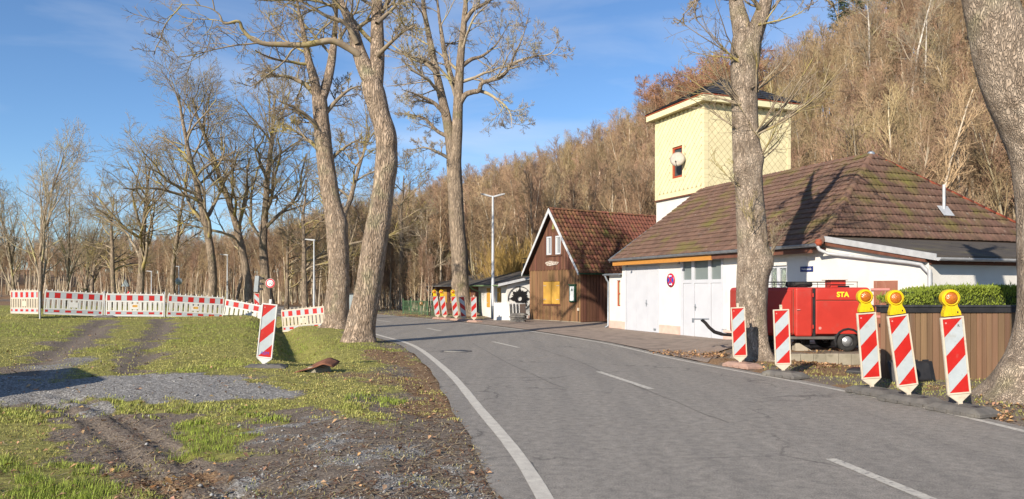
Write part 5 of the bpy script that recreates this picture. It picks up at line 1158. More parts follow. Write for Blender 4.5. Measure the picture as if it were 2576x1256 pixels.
# green mesh fence beyond the road
gf = thing('green_mesh_fence', (0, 0, 0), 'green mesh fence on the grass beyond the road', 'fence')
A, B = at(1014, 788, 50), at(1098, 792, 46)
for k in range(29):
    f = k/28; p = A*(1-f)+B*f; x, y = p[0], p[1]; zg = gz(x, y); big = k % 7 == 0
    MB().box(x-(.03 if big else .014), x+(.03 if big else .014), y-.02, y+.02, zg-.1, zg+(1.05 if big else .92)).build('fence_post' if big else 'picket', M['green_paint'], gf)
for zz in (.2, .5, .85): MB().tube([(A[0], A[1]+.03, gz(A[0], A[1])+zz), (B[0], B[1]+.03, gz(B[0], B[1])+zz)], .014, 5).build('rail', M['green_paint'], gf)
ol = thing('orange_lamp', (at(1060, 765, 49)[0], 49, gz(at(1060, 765, 49)[0], 49)), 'small orange warning lamp above the green mesh fence', 'warning lamp')
H = pz(770, 49)-ol.location.z; MB().tube([(0, 0, 0), (0, 0, H)], .02, 6).build('pole', M['galv'], ol); MB().lathe([(.001, H), (.10, H), (.13, H+.12), (.10, H+.28), (.001, H+.33)], 12).build('lens', M['lens'], ol)
# rusty sheet over the culvert
cx, cy = G(792, 938); zc = gz(cx, cy)
rsht = thing('rusty_sheet', (cx, cy, zc), 'bent rusty metal sheet lying over the ditch end', 'metal sheet', R(12)); rsht.scale = (.74, .8, .8)
m = MB(); nu, nv_ = 12, 5; PT = []
for i in range(nu+1):
    for j in range(nv_+1):
        u = i/nu; v = j/nv_; x = -.52+.96*u+.16*v; y = -.05+.55*v; z = .03+(.27*(u/.72)**1.1 if u < .72 else .27-.55*(u-.72)**1.3)*(.72+.35*v)-.02*(1-v)+.012*math.sin(u*9+v*4)
        PT.append((x, y, z))
F = [(i*(nv_+1)+j, (i+1)*(nv_+1)+j, (i+1)*(nv_+1)+j+1, i*(nv_+1)+j+1) for i in range(nu) for j in range(nv_)]
m.add(PT, F, True); o_ = m.build('sheet', M['rust'], rsht); sm_ = o_.modifiers.new('solid', 'SOLIDIFY'); sm_.thickness = .02
MB().tube([(-.1, .05, -.02), (.25, .55, -.02)], .16, 14).build('culvert_pipe', M['concrete'], rsht)
# unseen van added left of the frame to cast the shadow on the gravel
vn = thing('shadow_casting_van', (-11.3, 8.1, gz(-11.3, 8.1)), 'grey panel van added unseen beyond the left edge to cast the gravel shadow', 'van', math.atan2(.64, .76))
prof = [(-2.5, .35), (2.45, .35), (2.5, 1.0), (2.48, 1.95), (2.3, 2.05), (-1.1, 2.05), (-1.75, 1.25), (-2.45, 1.05), (-2.55, .7)]
MB().poly([(x, -.98, z) for x, z in prof], (0, 1.96, 0)).build('body', M['van'], vn, .08, 3)
MB().poly([(-1.2, -.8, 1.98), (-1.2, .8, 1.98), (-1.78, .8, 1.30), (-1.78, -.8, 1.30)], (-.03, 0, .03)).build('windscreen', M['glass'], vn)
for s in (-1, 1): box('side_window', M['glass'], vn, -1.3, -.5, s*.985-.005, s*.985+.005, 1.3, 1.8)
for x in (-1.6, 1.6):
    for y in (-.9, .9): wheel(x, y, .34, .2, vn)

# ------------------------------------------------------------------ trees
def tubes(P, Rd, s):
    """P (N,n,3), Rd (N,n) -> verts, quads of N tapered tubes with s sides"""
    N_, n, _ = P.shape
    T = np.gradient(P, axis=1); T /= np.maximum(np.linalg.norm(T, axis=2, keepdims=True), 1e-9)
    mean = T.mean(1); ref = np.where((np.abs(mean[:, 2]) > .75)[:, None], np.array([[1., 0, 0]]), np.array([[0, 0, 1.]]))[:, None, :]
    A = np.cross(T, ref); A /= np.maximum(np.linalg.norm(A, axis=2, keepdims=True), 1e-9); B = np.cross(A, T)
    th = np.arange(s)*2*np.pi/s
    V = P[:, :, None, :] + Rd[:, :, None, None]*(np.cos(th)[None, None, :, None]*A[:, :, None, :] + np.sin(th)[None, None, :, None]*B[:, :, None, :])
    idx = np.arange(N_*n*s).reshape(N_, n, s)
    a = idx[:, :-1, :]; b = np.roll(a, -1, axis=2); c_ = np.roll(idx[:, 1:, :], -1, axis=2); d_ = idx[:, 1:, :]
    return V.reshape(-1, 3), np.stack([a, b, c_, d_], 3).reshape(-1, 4)
def resample(pts, rad, n):
    p = np.array(pts, float); r = np.array(rad, float); c = curve(np.c_[p, r], 12); s = np.r_[0, np.cumsum(np.linalg.norm(np.diff(c[:, :3], axis=0), axis=1))]
    t = np.linspace(0, s[-1], n); o = np.stack([np.interp(t, s, c[:, k]) for k in range(4)], 1); return o[:, :3], o[:, 3], s[-1]
def sprout(rng, P, Rd, Ln, k, tlo, thi, ang, lr, rr, n, wob, up, spread=None, rmin=.005):
    """k children on each parent polyline"""
    N_, m, _ = P.shape
    pi = np.repeat(np.arange(N_), k); t = tlo+(thi-tlo)*(np.tile((np.arange(k)+.5)/k, N_)+rng.uniform(-.5, .5, N_*k)/k)
    f = np.clip(t, 0, .999)*(m-1); i = f.astype(int); fr = (f-i)[:, None]
    p0 = P[pi, i]*(1-fr)+P[pi, np.minimum(i+1, m-1)]*fr; r0 = Rd[pi, i]*(1-fr[:, 0])+Rd[pi, np.minimum(i+1, m-1)]*fr[:, 0]
    T = P[pi, np.minimum(i+1, m-1)]-P[pi, i]; T /= np.maximum(np.linalg.norm(T, axis=1, keepdims=True), 1e-9)
    az = rng.uniform(0, 2*np.pi, N_*k); q = np.cross(T, rng.normal(0, 1, (N_*k, 3))); q /= np.maximum(np.linalg.norm(q, axis=1, keepdims=True), 1e-9)
    an = np.radians(rng.uniform(ang[0], ang[1], N_*k))[:, None]; d = np.cos(an)*T+np.sin(an)*q; d[:, 2] += up*.6; d /= np.linalg.norm(d, axis=1, keepdims=True)
    L_ = Ln[pi]*rng.uniform(lr[0], lr[1], N_*k)*(1.15-.55*t); r1 = np.maximum(np.minimum(r0*rr*rng.uniform(.8, 1.1, N_*k), r0*.85), rmin)
    C = np.zeros((N_*k, n, 3)); C[:, 0] = p0; st = (L_/(n-1))[:, None]
    for j in range(1, n):
        d = d+rng.normal(0, wob, (N_*k, 3)); d[:, 2] += up*.35; d /= np.linalg.norm(d, axis=1, keepdims=True); C[:, j] = C[:, j-1]+d*st
    tp = np.linspace(1, .35, n)[None, :]
    return C, np.maximum(r1[:, None]*tp, rmin*.7), L_
def join(parts):
    V, F, o = [], [], 0
    for v, f in parts: V.append(v); F.append(f+o); o += len(v)
    return np.concatenate(V), np.concatenate(F)
def rough_tube(pts, rad, n, s, seed, amp=.05, flare=0.0, burls=()):
    p, r, L_ = resample(pts, rad, n); V, F = tubes(p[None], r[None], s)
    c = np.repeat(p, s, 0); d = V-c; dl = np.linalg.norm(d, axis=1, keepdims=True); u = d/np.maximum(dl, 1e-6)
    ang = np.tile(np.arange(s), n)*2*np.pi/s; h = np.repeat(np.linspace(0, L_, n), s)
    # periodic noise round the trunk: sampled on a circle
    k = fbm(np.cos(ang)*1.6+seed*3.1+h*.55, np.sin(ang)*1.6+h*.7, seed)-.5 + .5*(fbm(np.cos(ang)*5+seed+h*.6, np.sin(ang)*5+h*1.6, seed+5)-.5)
    f = 1+amp*2*k
    if flare: f = f+flare*np.exp(-h/.32)*(.55+.45*np.cos(ang*5+seed)+.25*np.cos(ang*3+1.3*seed))
    V = c+d*f[:, None]
    for (b, br, bh) in burls:
        w_ = np.exp(-(np.linalg.norm(V-np.array(b), axis=1)/br)**2); V = V+u*(w_*bh)[:, None]
    return V, F
def crown_levels(rng, P, Rd, Ln, spec):
    out = []
    for sp_ in spec:
        C, Rc, Lc = sprout(rng, P, Rd, Ln, **{k: v for k, v in sp_.items() if k != 's'}); out.append(tubes(C, Rc, sp_['s'])); P, Rd, Ln = C, Rc, Lc
    return out
def px_path(path, Y, dy=0.0):
    """trace in frame px (x, y, radius px) -> world points and radii at depth Y (drifting by dy towards the end)"""
    n = len(path); pts, rad = [], []
    for i, (x, y, r) in enumerate(path):
        d = Y+dy*i/max(n-1, 1); pts.append(at(x, y, d)); rad.append(r*d/FPX)
    return pts, rad
def hero_tree(name, label, trunk, limbs, Y, seed, spec, bark, branch, flare=.35, burls=(), extra=None, sides=28, limb_len=3.0, wide=None):
    rng = np.random.default_rng(seed)
    tp, trd = px_path(trunk, Y); base = Vector(tp[0])
    t = thing(name, base, label, 'tree'); off = np.array(base)
    L_ = sum(np.linalg.norm(np.array(tp[i+1])-np.array(tp[i])) for i in range(len(tp)-1))
    V, F = rough_tube(tp, trd, max(30, int(L_/.12)), sides, seed, .07, flare, burls)
    lp = []
    for k, (path, dy) in enumerate(limbs):
        q, r = px_path(path, Y, dy); r = [v*(1-.72*(i/(len(r)-1))**2.5) for i, v in enumerate(r)]; n = max(8, int(len(path)*4)); lp.append((rough_tube(q, r, n*2, 12, seed+k+1, .06), resample(q, r, 16)))
    big = [x[0] for x, (path, dy) in zip(lp, limbs) if path[0][2]*Y/FPX > .12]; small = [x[0] for x, (path, dy) in zip(lp, limbs) if path[0][2]*Y/FPX <= .12]
    V, F = join([(V, F)]+big)
    npo('trunk', V-off, F, bark, t, True)
    P = np.stack([x[1][0] for x in lp]); Rd = np.stack([x[1][1] for x in lp]); Ln = np.array([min(max(x[1][2]*.62, 1.6), limb_len) for x in lp])
    parts = small + crown_levels(rng, P, Rd, Ln, spec)
    if extra: parts += extra(rng, tp, trd)
    V, F = join(parts); npo('crown', V-off, F, branch, t, True)
    return t
def spec4(k1=11, k2=7, k3=6, k4=4, up=.12, tw=.0075, lr1=(.55, 1.0)):
    return [dict(k=k1, tlo=.22, thi=1.0, ang=(32, 72), lr=lr1, rr=.42, n=8, wob=.15, up=up, rmin=.018, s=6),
            dict(k=k2, tlo=.2, thi=1.0, ang=(28, 62), lr=(.34, .58), rr=.55, n=6, wob=.15, up=up, rmin=.012, s=4),
            dict(k=k3, tlo=.2, thi=1.0, ang=(25, 60), lr=(.36, .58), rr=.6, n=5, wob=.14, up=up, rmin=.008, s=3),
            dict(k=k4, tlo=.25, thi=1.0, ang=(22, 55), lr=(.45, .85), rr=.7, n=4, wob=.13, up=up*1.4, rmin=tw, s=3)]
B_tr = [(905, 872, 44), (906, 845, 38), (910, 810, 35), (920, 760, 33), (933, 680, 32), (945, 600, 31), (956, 540, 29), (967, 460, 27), (972, 400, 27), (970, 340, 27), (956, 290, 25), (942, 235, 27), (934, 205, 24)]
hero_tree('ash_tree', 'leaning ash tree with the thicker trunk beside the left road edge', B_tr,
    [([(936, 212, 21), (920, 175, 20), (903, 130, 18), (892, 90, 16), (878, 50, 14), (860, 10, 12), (845, -60, 9), (838, -160, 5)], .6),
     ([(944, 225, 19), (949, 150, 19), (949, 80, 18), (948, 0, 16), (954, -100, 12), (950, -220, 6)], 1.2),
     ([(905, 140, 9), (871, 118, 8.5), (831, 103, 8), (767, 113, 7.5), (700, 112, 7), (664, 110, 6.5), (633, 98, 6), (610, 74, 5.5), (600, 54, 5), (564, 59, 4.5), (548, 33, 3.5), (505, 15, 2.6), (394, 10, 1.2)], -1.5),
     ([(898, 110, 7), (870, 60, 6), (820, 40, 5), (770, 10, 4), (700, -20, 2.5)], -.8),
     ([(950, 140, 6), (980, 110, 5), (1015, 80, 4), (1050, 60, 2.5)], -1.0), ([(948, 60, 6), (990, 20, 4.5), (1040, -30, 3)], .8)],
    22.4, 3, spec4(7, 7, 6, 5, .07, .0052, (.45, 1.0)), M['bark'], M['branch'], .30, [(at(985, 345, 22.0), .24, .13), (at(950, 330, 22.0), .16, .07), (at(985, 415, 22.2), .3, .06), (at(928, 560, 22.1), .2, .05), (at(880, 860, 22.0), .25, .10)], limb_len=4.6)
A_tr = [(846, 835, 42), (849, 805, 30), (852, 740, 27), (853, 685, 26), (849, 600, 26), (840, 535, 24), (831, 490, 23), (822, 430, 22), (816, 383, 21), (811, 330, 20), (807, 288, 19), (803, 245, 18)]
hero_tree('ash_tree', 'slimmer ash tree next to the barrier, behind the leaning one', A_tr,
    [([(800, 250, 14), (790, 200, 12), (776, 150, 10), (765, 90, 8), (750, 20, 6), (738, -60, 3)], -1), ([(808, 252, 13), (825, 200, 12), (836, 140, 11), (843, 70, 8), (848, -10, 6), (852, -120, 3)], 1),
     ([(812, 340, 7), (780, 300, 6), (740, 270, 5), (700, 255, 3)], -1.5), ([(808, 300, 6), (845, 255, 5), (880, 225, 4), (915, 215, 2.5)], .8),
     ([(815, 395, 6), (785, 360, 5), (750, 335, 4), (715, 320, 2.5)], 1.5), ([(801, 250, 7), (770, 215, 6), (730, 195, 5), (690, 190, 4), (650, 185, 2.5)], -.5), ([(818, 420, 5), (850, 385, 4), (885, 360, 3), (905, 350, 2)], .5)],
    30.7, 5, spec4(9, 7, 6, 5, .07, .0062, (.45, 1.0)), M['bark'], M['branch'], .35, [(at(825, 720, 30.4), .16, .09), (at(865, 560, 30.5), .35, .12), (at(826, 800, 30.3), .2, .10)], limb_len=4.8)
C_tr = [(1170, 800, 32), (1166, 782, 25), (1160, 740, 22), (1156, 650, 20.5), (1149, 560, 19.5), (1146, 480, 19), (1143, 430, 19), (1142, 402, 19)]
hero_tree('ash_tree', 'tall forked ash tree beyond the road among the beacons', C_tr,
    [([(1138, 412, 13), (1131, 345, 12.5), (1122, 290, 12), (1108, 230, 11), (1095, 170, 10), (1079, 90, 9), (1066, 20, 8), (1060, -60, 5), (1055, -130, 3)], .8),
     ([(1146, 412, 14), (1150, 330, 13.5), (1152, 270, 13), (1155, 200, 12), (1160, 130, 11), (1166, 70, 10), (1172, 0, 8), (1180, -80, 5), (1185, -170, 3)], 0),
     ([(1152, 240, 7), (1135, 195, 7), (1120, 140, 7), (1110, 80, 6), (1101, 10, 5), (1092, -80, 3)], 1.2),
     ([(1156, 262, 8), (1170, 240, 7), (1188, 232, 6.5), (1205, 228, 6), (1212, 210, 5.5), (1235, 202, 5.2), (1258, 196, 5), (1275, 180, 4.7), (1285, 162, 4.4), (1295, 135, 4), (1308, 110, 3.4), (1322, 70, 2.6), (1332, 20, 2)], -1.5),
     ([(1284, 163, 4), (1310, 152, 3.4), (1345, 142, 2.8), (1385, 135, 2.3), (1412, 100, 1.5)], -.6), ([(1204, 228, 4.6), (1228, 236, 4), (1250, 250, 3.6), (1272, 268, 3), (1285, 290, 2.6), (1288, 325, 1.8)], -1.5),
     ([(1122, 292, 6), (1095, 262, 5), (1065, 245, 4), (1040, 235, 3), (1010, 225, 2)], -1.5), ([(1130, 345, 5.5), (1100, 330, 4.6), (1070, 300, 4), (1040, 290, 3), (1015, 285, 2)], .8),
     ([(1158, 170, 6), (1185, 150, 5), (1215, 140, 4), (1250, 110, 3), (1280, 60, 2)], .9), ([(1166, 60, 6), (1190, 25, 5.5), (1215, 12, 5), (1240, -5, 4), (1275, -40, 2.5)], -.8),
     ([(1140, 405, 5), (1105, 385, 4), (1070, 372, 3), (1035, 378, 2)], -1), ([(1098, 185, 5), (1070, 160, 4), (1040, 150, 3), (1010, 120, 2)], -.5)],
    43.5, 9, spec4(9, 7, 6, 4, .06, .0078, (.4, .95)), M['bark_dark'], M['branch_pale'], .35, [(at(1140, 715, 43.1), .3, .14)], limb_len=5.6)
def d_extra(rng, tp, trd):
    outp = []
    def fan(px, py, n, dirx, spread, L0, L1, r, up, Y=16.5):
        p0 = at(px, py, Y); C = np.zeros((n, 9, 3)); C[:, 0] = p0+rng.normal(0, .05, (n, 3)); d = np.stack([dirx+rng.normal(0, spread, n), rng.normal(0, .35, n), np.abs(rng.normal(.55, .3, n))], 1); d /= np.linalg.norm(d, axis=1, keepdims=True)
        L_ = rng.uniform(L0, L1, n); st = (L_/8)[:, None]
        for j in range(1, 9):
            d = d+rng.normal(0, .07, (n, 3)); d[:, 2] += up; d /= np.linalg.norm(d, axis=1, keepdims=True); C[:, j] = C[:, j-1]+d*st
        Rr = np.linspace(1, .25, 9)[None]*np.full((n, 1), r)*rng.uniform(.7, 1.1, (n, 1)); outp.append(tubes(C, Rr, 6))
        C2, R2, L2 = sprout(rng, C, Rr, L_, k=7, tlo=.2, thi=1, ang=(25, 60), lr=(.25, .5), rr=.55, n=6, wob=.12, up=up, rmin=.005); outp.append(tubes(C2, R2, 4))
        C3, R3, L3 = sprout(rng, C2, R2, L2, k=4, tlo=.25, thi=1, ang=(25, 55), lr=(.3, .55), rr=.7, n=4, wob=.12, up=up, rmin=.004); outp.append(tubes(C3, R3, 3))
    fan(1908, 330, 9, .7, .45, 1.3, 2.6, .026, .07); fan(1870, 265, 8, -.75, .45, 1.2, 2.1, .020, .08); fan(1898, 225, 7, .6, .5, 1.2, 2.2, .022, .08); fan(1868, 160, 5, -.8, .4, 1.2, 2.0, .020, .05)
    fan(1912, 400, 4, .6, .4, .9, 1.6, .020, .10); fan(1862, 470, 4, -.6, .3, .5, 1.1, .012, .10); fan(1935, 640, 10, .15, .22, .5, 1.1, .008, .12, 16.55); fan(1888, 578, 5, .1, .35, .4, .9, .010, .1, 16.3)
    fan(1915, 60, 5, .8, .4, 1.2, 2.2, .022, .05); fan(1900, 350, 3, -.7, .3, 1.0, 1.9, .022, .03)
    return outp
D_tr = [(1895, 912, 56), (1894, 885, 42), (1891, 830, 38), (1891, 760, 37), (1893, 700, 38), (1895, 650, 39), (1892, 600, 37), (1888, 540, 35), (1884, 480, 33), (1880, 420, 35), (1878, 380, 34), (1875, 330, 32), (1872, 260, 32), (1872, 190, 33), (1876, 130, 37), (1880, 95, 36)]
hero_tree('ash_tree', 'rough barked tree standing in front of the yellow tower', D_tr,
    [([(1872, 110, 25), (1863, 60, 23), (1852, 10, 21), (1845, -70, 17), (1838, -200, 9)], .3), ([(1890, 110, 23), (1908, 60, 21), (1925, 10, 19), (1945, -70, 14), (1962, -190, 8)], -.3),
     ([(1852, 0, 6), (1820, -25, 5), (1770, -20, 4), (1735, 20, 3), (1715, 40, 2)], .5), ([(1940, -50, 6), (1985, -60, 5), (2040, -30, 4), (2095, 15, 3), (2110, 60, 2)], -.6)],
    16.7, 13, spec4(4, 5, 4, 3, .06, .0045, (.25, .5)), M['bark_near'], M['branch'], .28, [(at(1935, 660, 16.5), .22, .10), (at(1915, 395, 16.5), .18, .07), (at(1860, 425, 16.5), .15, .05)], d_extra, 36, 2.6)
E_tr = [(2618, 1075, 190), (2622, 1020, 150), (2630, 960, 112), (2640, 890, 90), (2652, 800, 80), (2656, 680, 79), (2654, 565, 78), (2647, 470, 78), (2630, 380, 78), (2596, 295, 78), (2562, 225, 76), (2526, 130, 70), (2497, 30, 60), (2470, -80, 56), (2440, -220, 48)]
hero_tree('ash_tree', 'massive leaning tree with swollen base cut by the right frame edge', E_tr,
    [([(2450, -180, 30), (2400, -280, 24), (2360, -400, 15)], .4), ([(2445, -190, 26), (2480, -300, 20), (2520, -420, 12)], .3)],
    10.6, 17, spec4(4, 4, 4, 2, .06, .005, (.3, .5)), M['bark_near'], M['branch'], .25, [(at(2530, 925, 10.5), .22, .20), (at(2500, 1000, 10.2), .3, .10), (at(2560, 700, 10.3), .3, .05)], None, 44, 2.5)
# stray twig hanging into the top of the sky
def twig_only(): pass

# ---- trees further back: built once per kind, then copied
def wild_tree(seed, H, r, lean=.06, fork=.45, k0=9, spread=(25, 60), up=.14, nl=4, kk=(6, 6, 4), wob=.14, L0=.42, tw=.012, sides=10, low=.38):
    rng = np.random.default_rng(seed); n = 14; P = np.zeros((1, n, 3)); d = np.array([rng.normal(0, lean), rng.normal(0, lean), 1.0]); 
    for j in range(1, n):
        d = d+rng.normal(0, .05, 3)*[1, 1, .2]; d[2] = max(d[2], .8); d /= np.linalg.norm(d); P[0, j] = P[0, j-1]+d*H/(n-1)
    Rd = (r*np.linspace(1, .12, n)**.8)[None]; Rd[0, 0] *= 1.25
    tv = tubes(P, Rd, sides)
    # stems
    C, Rc, Lc = sprout(rng, P, Rd, np.array([H]), k=k0, tlo=low, thi=.98, ang=spread, lr=(L0*.7, L0), rr=.6, n=9, wob=wob, up=up, rmin=.02)
    parts = [tubes(C, Rc, 6)]; PP, RR, LL = C, Rc, Lc
    for q, k in enumerate(kk):
        PP, RR, LL = sprout(rng, PP, RR, LL, k=k, tlo=.18, thi=1, ang=(25, 60), lr=(.42, .72), rr=.58, n=(6, 5, 4)[min(q, 2)], wob=.13, up=up, rmin=tw*(1.5, 1.2, 1)[min(q, 2)]); parts.append(tubes(PP, RR, 4 if q == 0 else 3))
    return tv, join(parts)
protos = []
def proto(seed, bark, branch, **kw):
    tv, cv_ = wild_tree(seed, **kw); a = np_mesh('trunk', *tv, True); a.materials.append(bark); b = np_mesh('crown', *cv_, True); b.materials.append(branch); return (a, b, kw['H'])
PR = {'spread': proto(101, M['bark_dark'], M['branch'], H=13, r=.36, k0=13, spread=(35, 65), up=.11, kk=(7, 6, 5), wob=.16, L0=.56, tw=.0095, low=.26),
      'tall': proto(102, M['bark_dark'], M['branch'], H=18, r=.38, k0=13, spread=(28, 60), up=.10, kk=(7, 6, 5), wob=.15, L0=.40, tw=.0095, low=.34),
      'tall2': proto(103, M['bark_dark'], M['branch'], H=18, r=.40, k0=14, spread=(30, 66), up=.08, kk=(7, 6, 5), wob=.17, L0=.46, tw=.0095, low=.33),
      'fine': proto(104, M['bark_dark'], M['branch_pale'], H=15, r=.20, k0=17, spread=(12, 30), up=.17, kk=(7, 5, 3), wob=.06, L0=.46, tw=.011, low=.10),
      'pale': proto(105, M['bark'], M['branch_pale'], H=12, r=.20, k0=9, spread=(25, 60), up=.14, kk=(6, 5, 4), wob=.16, L0=.36, tw=.012, low=.40),
      'bushy': proto(106, M['bark_dark'], M['branch'], H=11, r=.26, k0=16, spread=(35, 75), up=.10, kk=(7, 6, 5), wob=.18, L0=.48, tw=.0105, low=.22)}
def back_tree(kind, px, ytop, Y, rz, label, group='bare trees behind the barriers', name='bare_tree'):
    X = (px-CXP)*Y/FPX; z = gz(X, Y); a, b, H = PR[kind]; s = (pz(ytop, Y)-z)/(H*1.05)
    t = thing(name, (X, Y, z-.1), label, 'tree', R(rz), group); t.scale = (s, s, s)
    obj('trunk', a, t); obj('crown', b, t); return t
BT = [('fine', 100, 335, 52, 20, 'tallest slender tree at the far left with upright twigs'), ('fine', 40, 440, 60, 140, 'slender tree at the very left frame edge'), ('fine', 165, 455, 62, 250, 'slender tree right of the tallest one at far left'),
      ('spread', 355, 395, 48, 0, 'low spreading tree behind the third barrier panel'), ('bushy', 285, 470, 60, 70, 'bushy tree left of the spreading one'), ('tall', 440, 420, 56, 210, 'thin dark tree right of the spreading one'),
      ('tall2', 528, 218, 47, 35, 'tall tree with wide crown above the fourth barrier panel'), ('pale', 592, 470, 54, 10, 'pale crooked tree right of the wide crowned tree'), ('tall', 628, 205, 49, 95, 'tall leaning tree behind the traffic light'),
      ('tall2', 683, 185, 52, 260, 'tall tree directly behind the speed sign'), ('bushy', 765, 430, 50, 30, 'greenish bushy tree between the speed sign and the twin trunks'), ('tall', 822, 250, 40, 300, 'straight trunk partly hidden behind the slimmer ash'),
      ('spread', 230, 560, 72, 120, 'small far tree above the second barrier panel'), ('bushy', 720, 520, 62, 330, 'far bushy tree right of the speed sign'),
      ('bushy', 1010, 420, 62, 15, 'large brown tree right of the leaning ash at the wood edge'), ('spread', 940, 470, 66, 160, 'brown tree just right of the leaning trunk at the wood edge'), ('pale', 1070, 520, 58, 40, 'pale stemmed tree left of the tall forked ash'), ('bushy', 880, 500, 64, 220, 'brown tree seen between the twin trunks'),
      ('fine', -40, 420, 56, 80, 'slender tree cut off by the left frame edge'), ('fine', 215, 520, 66, 10, 'thin tree above the second barrier panel')]
for k, yt, q in [(0, 0, 0)]: pass
for (kd, px, yt, Y, rz, lb) in BT: back_tree(kd, px, yt, Y, rz, lb)
# willow shrub behind the bungalow
rng = np.random.default_rng(77); n = 170; C = np.zeros((n, 9, 3)); C[:, 0] = rng.normal(0, .5, (n, 3))*[1, 1, .1]; d = np.stack([rng.normal(0, .42, n), rng.normal(0, .42, n), np.ones(n)], 1); d /= np.linalg.norm(d, axis=1, keepdims=True); L_ = rng.uniform(3.0, 5.0, n)
for j in range(1, 9): d = d+rng.normal(0, .07, (n, 3)); d[:, 2] += .06; d /= np.linalg.norm(d, axis=1, keepdims=True); C[:, j] = C[:, j-1]+d*(L_/8)[:, None]
Rr = np.linspace(1, .3, 9)[None]*np.full((n, 1), .022); pts_ = [tubes(C, Rr, 4)]
C2, R2, L2 = sprout(rng, C, Rr, L_, k=9, tlo=.15, thi=1, ang=(14, 35), lr=(.22, .4), rr=.6, n=4, wob=.08, up=.12, rmin=.010); pts_.append(tubes(C2, R2, 3))
C3, R3, L3 = sprout(rng, C2, R2, L2, k=4, tlo=.2, thi=1, ang=(14, 35), lr=(.3, .5), rr=.7, n=3, wob=.08, up=.12, rmin=.009); pts_.append(tubes(C3, R3, 3))
wp = at(1295, 700, 50); wz = gz(wp[0], 50)
wil = thing('willow_shrub', (wp[0], 50, wz), 'golden twiggy willow shrub behind the bungalow and lamp post', 'shrub'); V, F = join(pts_); npo('shoots', V, F, M['willow'], wil)

# ---- pines and birches on the ridge
def conifer(seed, H, r, n, mat_n):
    rng = np.random.default_rng(seed); P = np.zeros((1, 10, 3)); P[0, :, 2] = np.linspace(0, H, 10); P[0, :, :2] += rng.normal(0, .06, (10, 2)); Rd = (r*np.linspace(1, .1, 10))[None]
    C, Rc, Lc = sprout(rng, P, Rd, np.array([H]), k=n, tlo=.35, thi=.99, ang=(65, 105), lr=(.10, .2), rr=.3, n=6, wob=.1, up=.02, rmin=.02)
    br = tubes(C, Rc, 4); k = n*60; pi = rng.integers(0, n, k); t = rng.uniform(.2, 1, k); f = t*5; i = np.minimum(f.astype(int), 4); fr = (f-i)[:, None]; p = C[pi, i]*(1-fr)+C[pi, i+1]*fr+rng.normal(0, .16, (k, 3))
    d = rng.normal(0, 1, (k, 3)); d[:, 2] = np.abs(d[:, 2])*.6; d /= np.linalg.norm(d, axis=1, keepdims=True); s_ = np.cross(d, rng.normal(0, 1, (k, 3))); s_ /= np.linalg.norm(s_, axis=1, keepdims=True); L_ = rng.uniform(.25, .5, k)[:, None]; s_ = s_*.05
    V = np.concatenate([p-d*L_*.5, p+s_, p+d*L_*.5, p-s_]); ix = np.arange(k); return tubes(P, Rd, 8), br, (V, np.stack([ix, ix+k, ix+2*k, ix+3*k], 1))
tv, br, nd = conifer(5, 16, .25, 60, None)
pm_t = np_mesh('trunk', *join([tv, br])); pm_t.materials.append(M['bark_dark']); pm_n = np_mesh('needles', *nd); pm_n.materials.append(M['needle'])
for px, yt, Y, s, lb in ((2155, -70, 92, 1.0, 'dark green pine nearest the tower on the ridge'), (2235, -85, 96, 1.05, 'middle dark green pine on the ridge'), (2285, -80, 98, 1.0, 'dark green pine on the ridge nearest the right trunk'), (2110, -15, 100, .85, 'smaller dark pine on the ridge left of the others')):
    X = (px-CXP)*Y/FPX; zt = pz(yt, Y); t = thing('pine_tree', (X, Y, zt-16*s), lb, 'tree', R(px), 'pines on the ridge'); t.scale = (s, s, s); obj('trunk', pm_t, t); obj('crown', pm_n, t)
X = (213-CXP)*58/FPX; t = thing('small_conifer', (X, 58, gz(X, 58)), 'small dark conifer above the second barrier panel', 'tree'); t.scale = (.26, .26, (pz(726, 58)-gz(X, 58))/16); obj('trunk', pm_t, t); obj('crown', pm_n, t)
tvb, cvb_ = wild_tree(311, H=17, r=.17, k0=12, spread=(15, 40), up=.12, kk=(6, 5, 3), wob=.1, L0=.28, tw=.012, low=.35)
bt_ = np_mesh('trunk', *tvb, True); bt_.materials.append(M['birch']); bc_ = np_mesh('crown', *cvb_, True); bc_.materials.append(M['branch_pale'])
for px, yb, Y, s, lb in ((2250, 330, 62, 1.0, 'white birch with forked top on the hillside right of the tower'), (2205, 300, 70, .9, 'white birch further left behind the tower roof edge'), (2330, 380, 60, .8, 'thin white birch above the roof ridge')):
    X = (px-CXP)*Y/FPX; z = gz(X, Y); t = thing('birch_tree', (X, Y, z), lb, 'tree', R(px*3), 'birches on the hillside'); t.scale = (s, s, s); obj('trunk', bt_, t); obj('crown', bc_, t)

# ---- the wood on the hillside: one mass, instanced
wc_ = bpy.data.collections.new('wood_kinds')
def kind_tree(seed, mat, **kw):
    tv, cv_ = wild_tree(seed, **kw); V, F = join([tv, cv_]); me = np_mesh('wood_tree', V, F, True); me.materials.append(M['forest_trunk'] if mat == M['forest'] else mat); me.materials.append(mat); mi = np.ones(len(F), dtype=np.int32); mi[:len(tv[1])] = 0; me.polygons.foreach_set('material_index', mi); o = bpy.data.objects.new('wood_tree', me); wc_.objects.link(o)
for s in range(4): kind_tree(401+s, M['forest'], H=13+s*.4, r=.15, lean=.045, k0=18, spread=(14, 34), up=.13, kk=(6, 4), wob=.07, L0=.24, tw=.0125, sides=5, low=.42)
kind_tree(420, M['forest'], H=12, r=.16, lean=.06, k0=16, spread=(22, 50), up=.10, kk=(6, 4), wob=.10, L0=.28, tw=.0125, sides=5, low=.30)
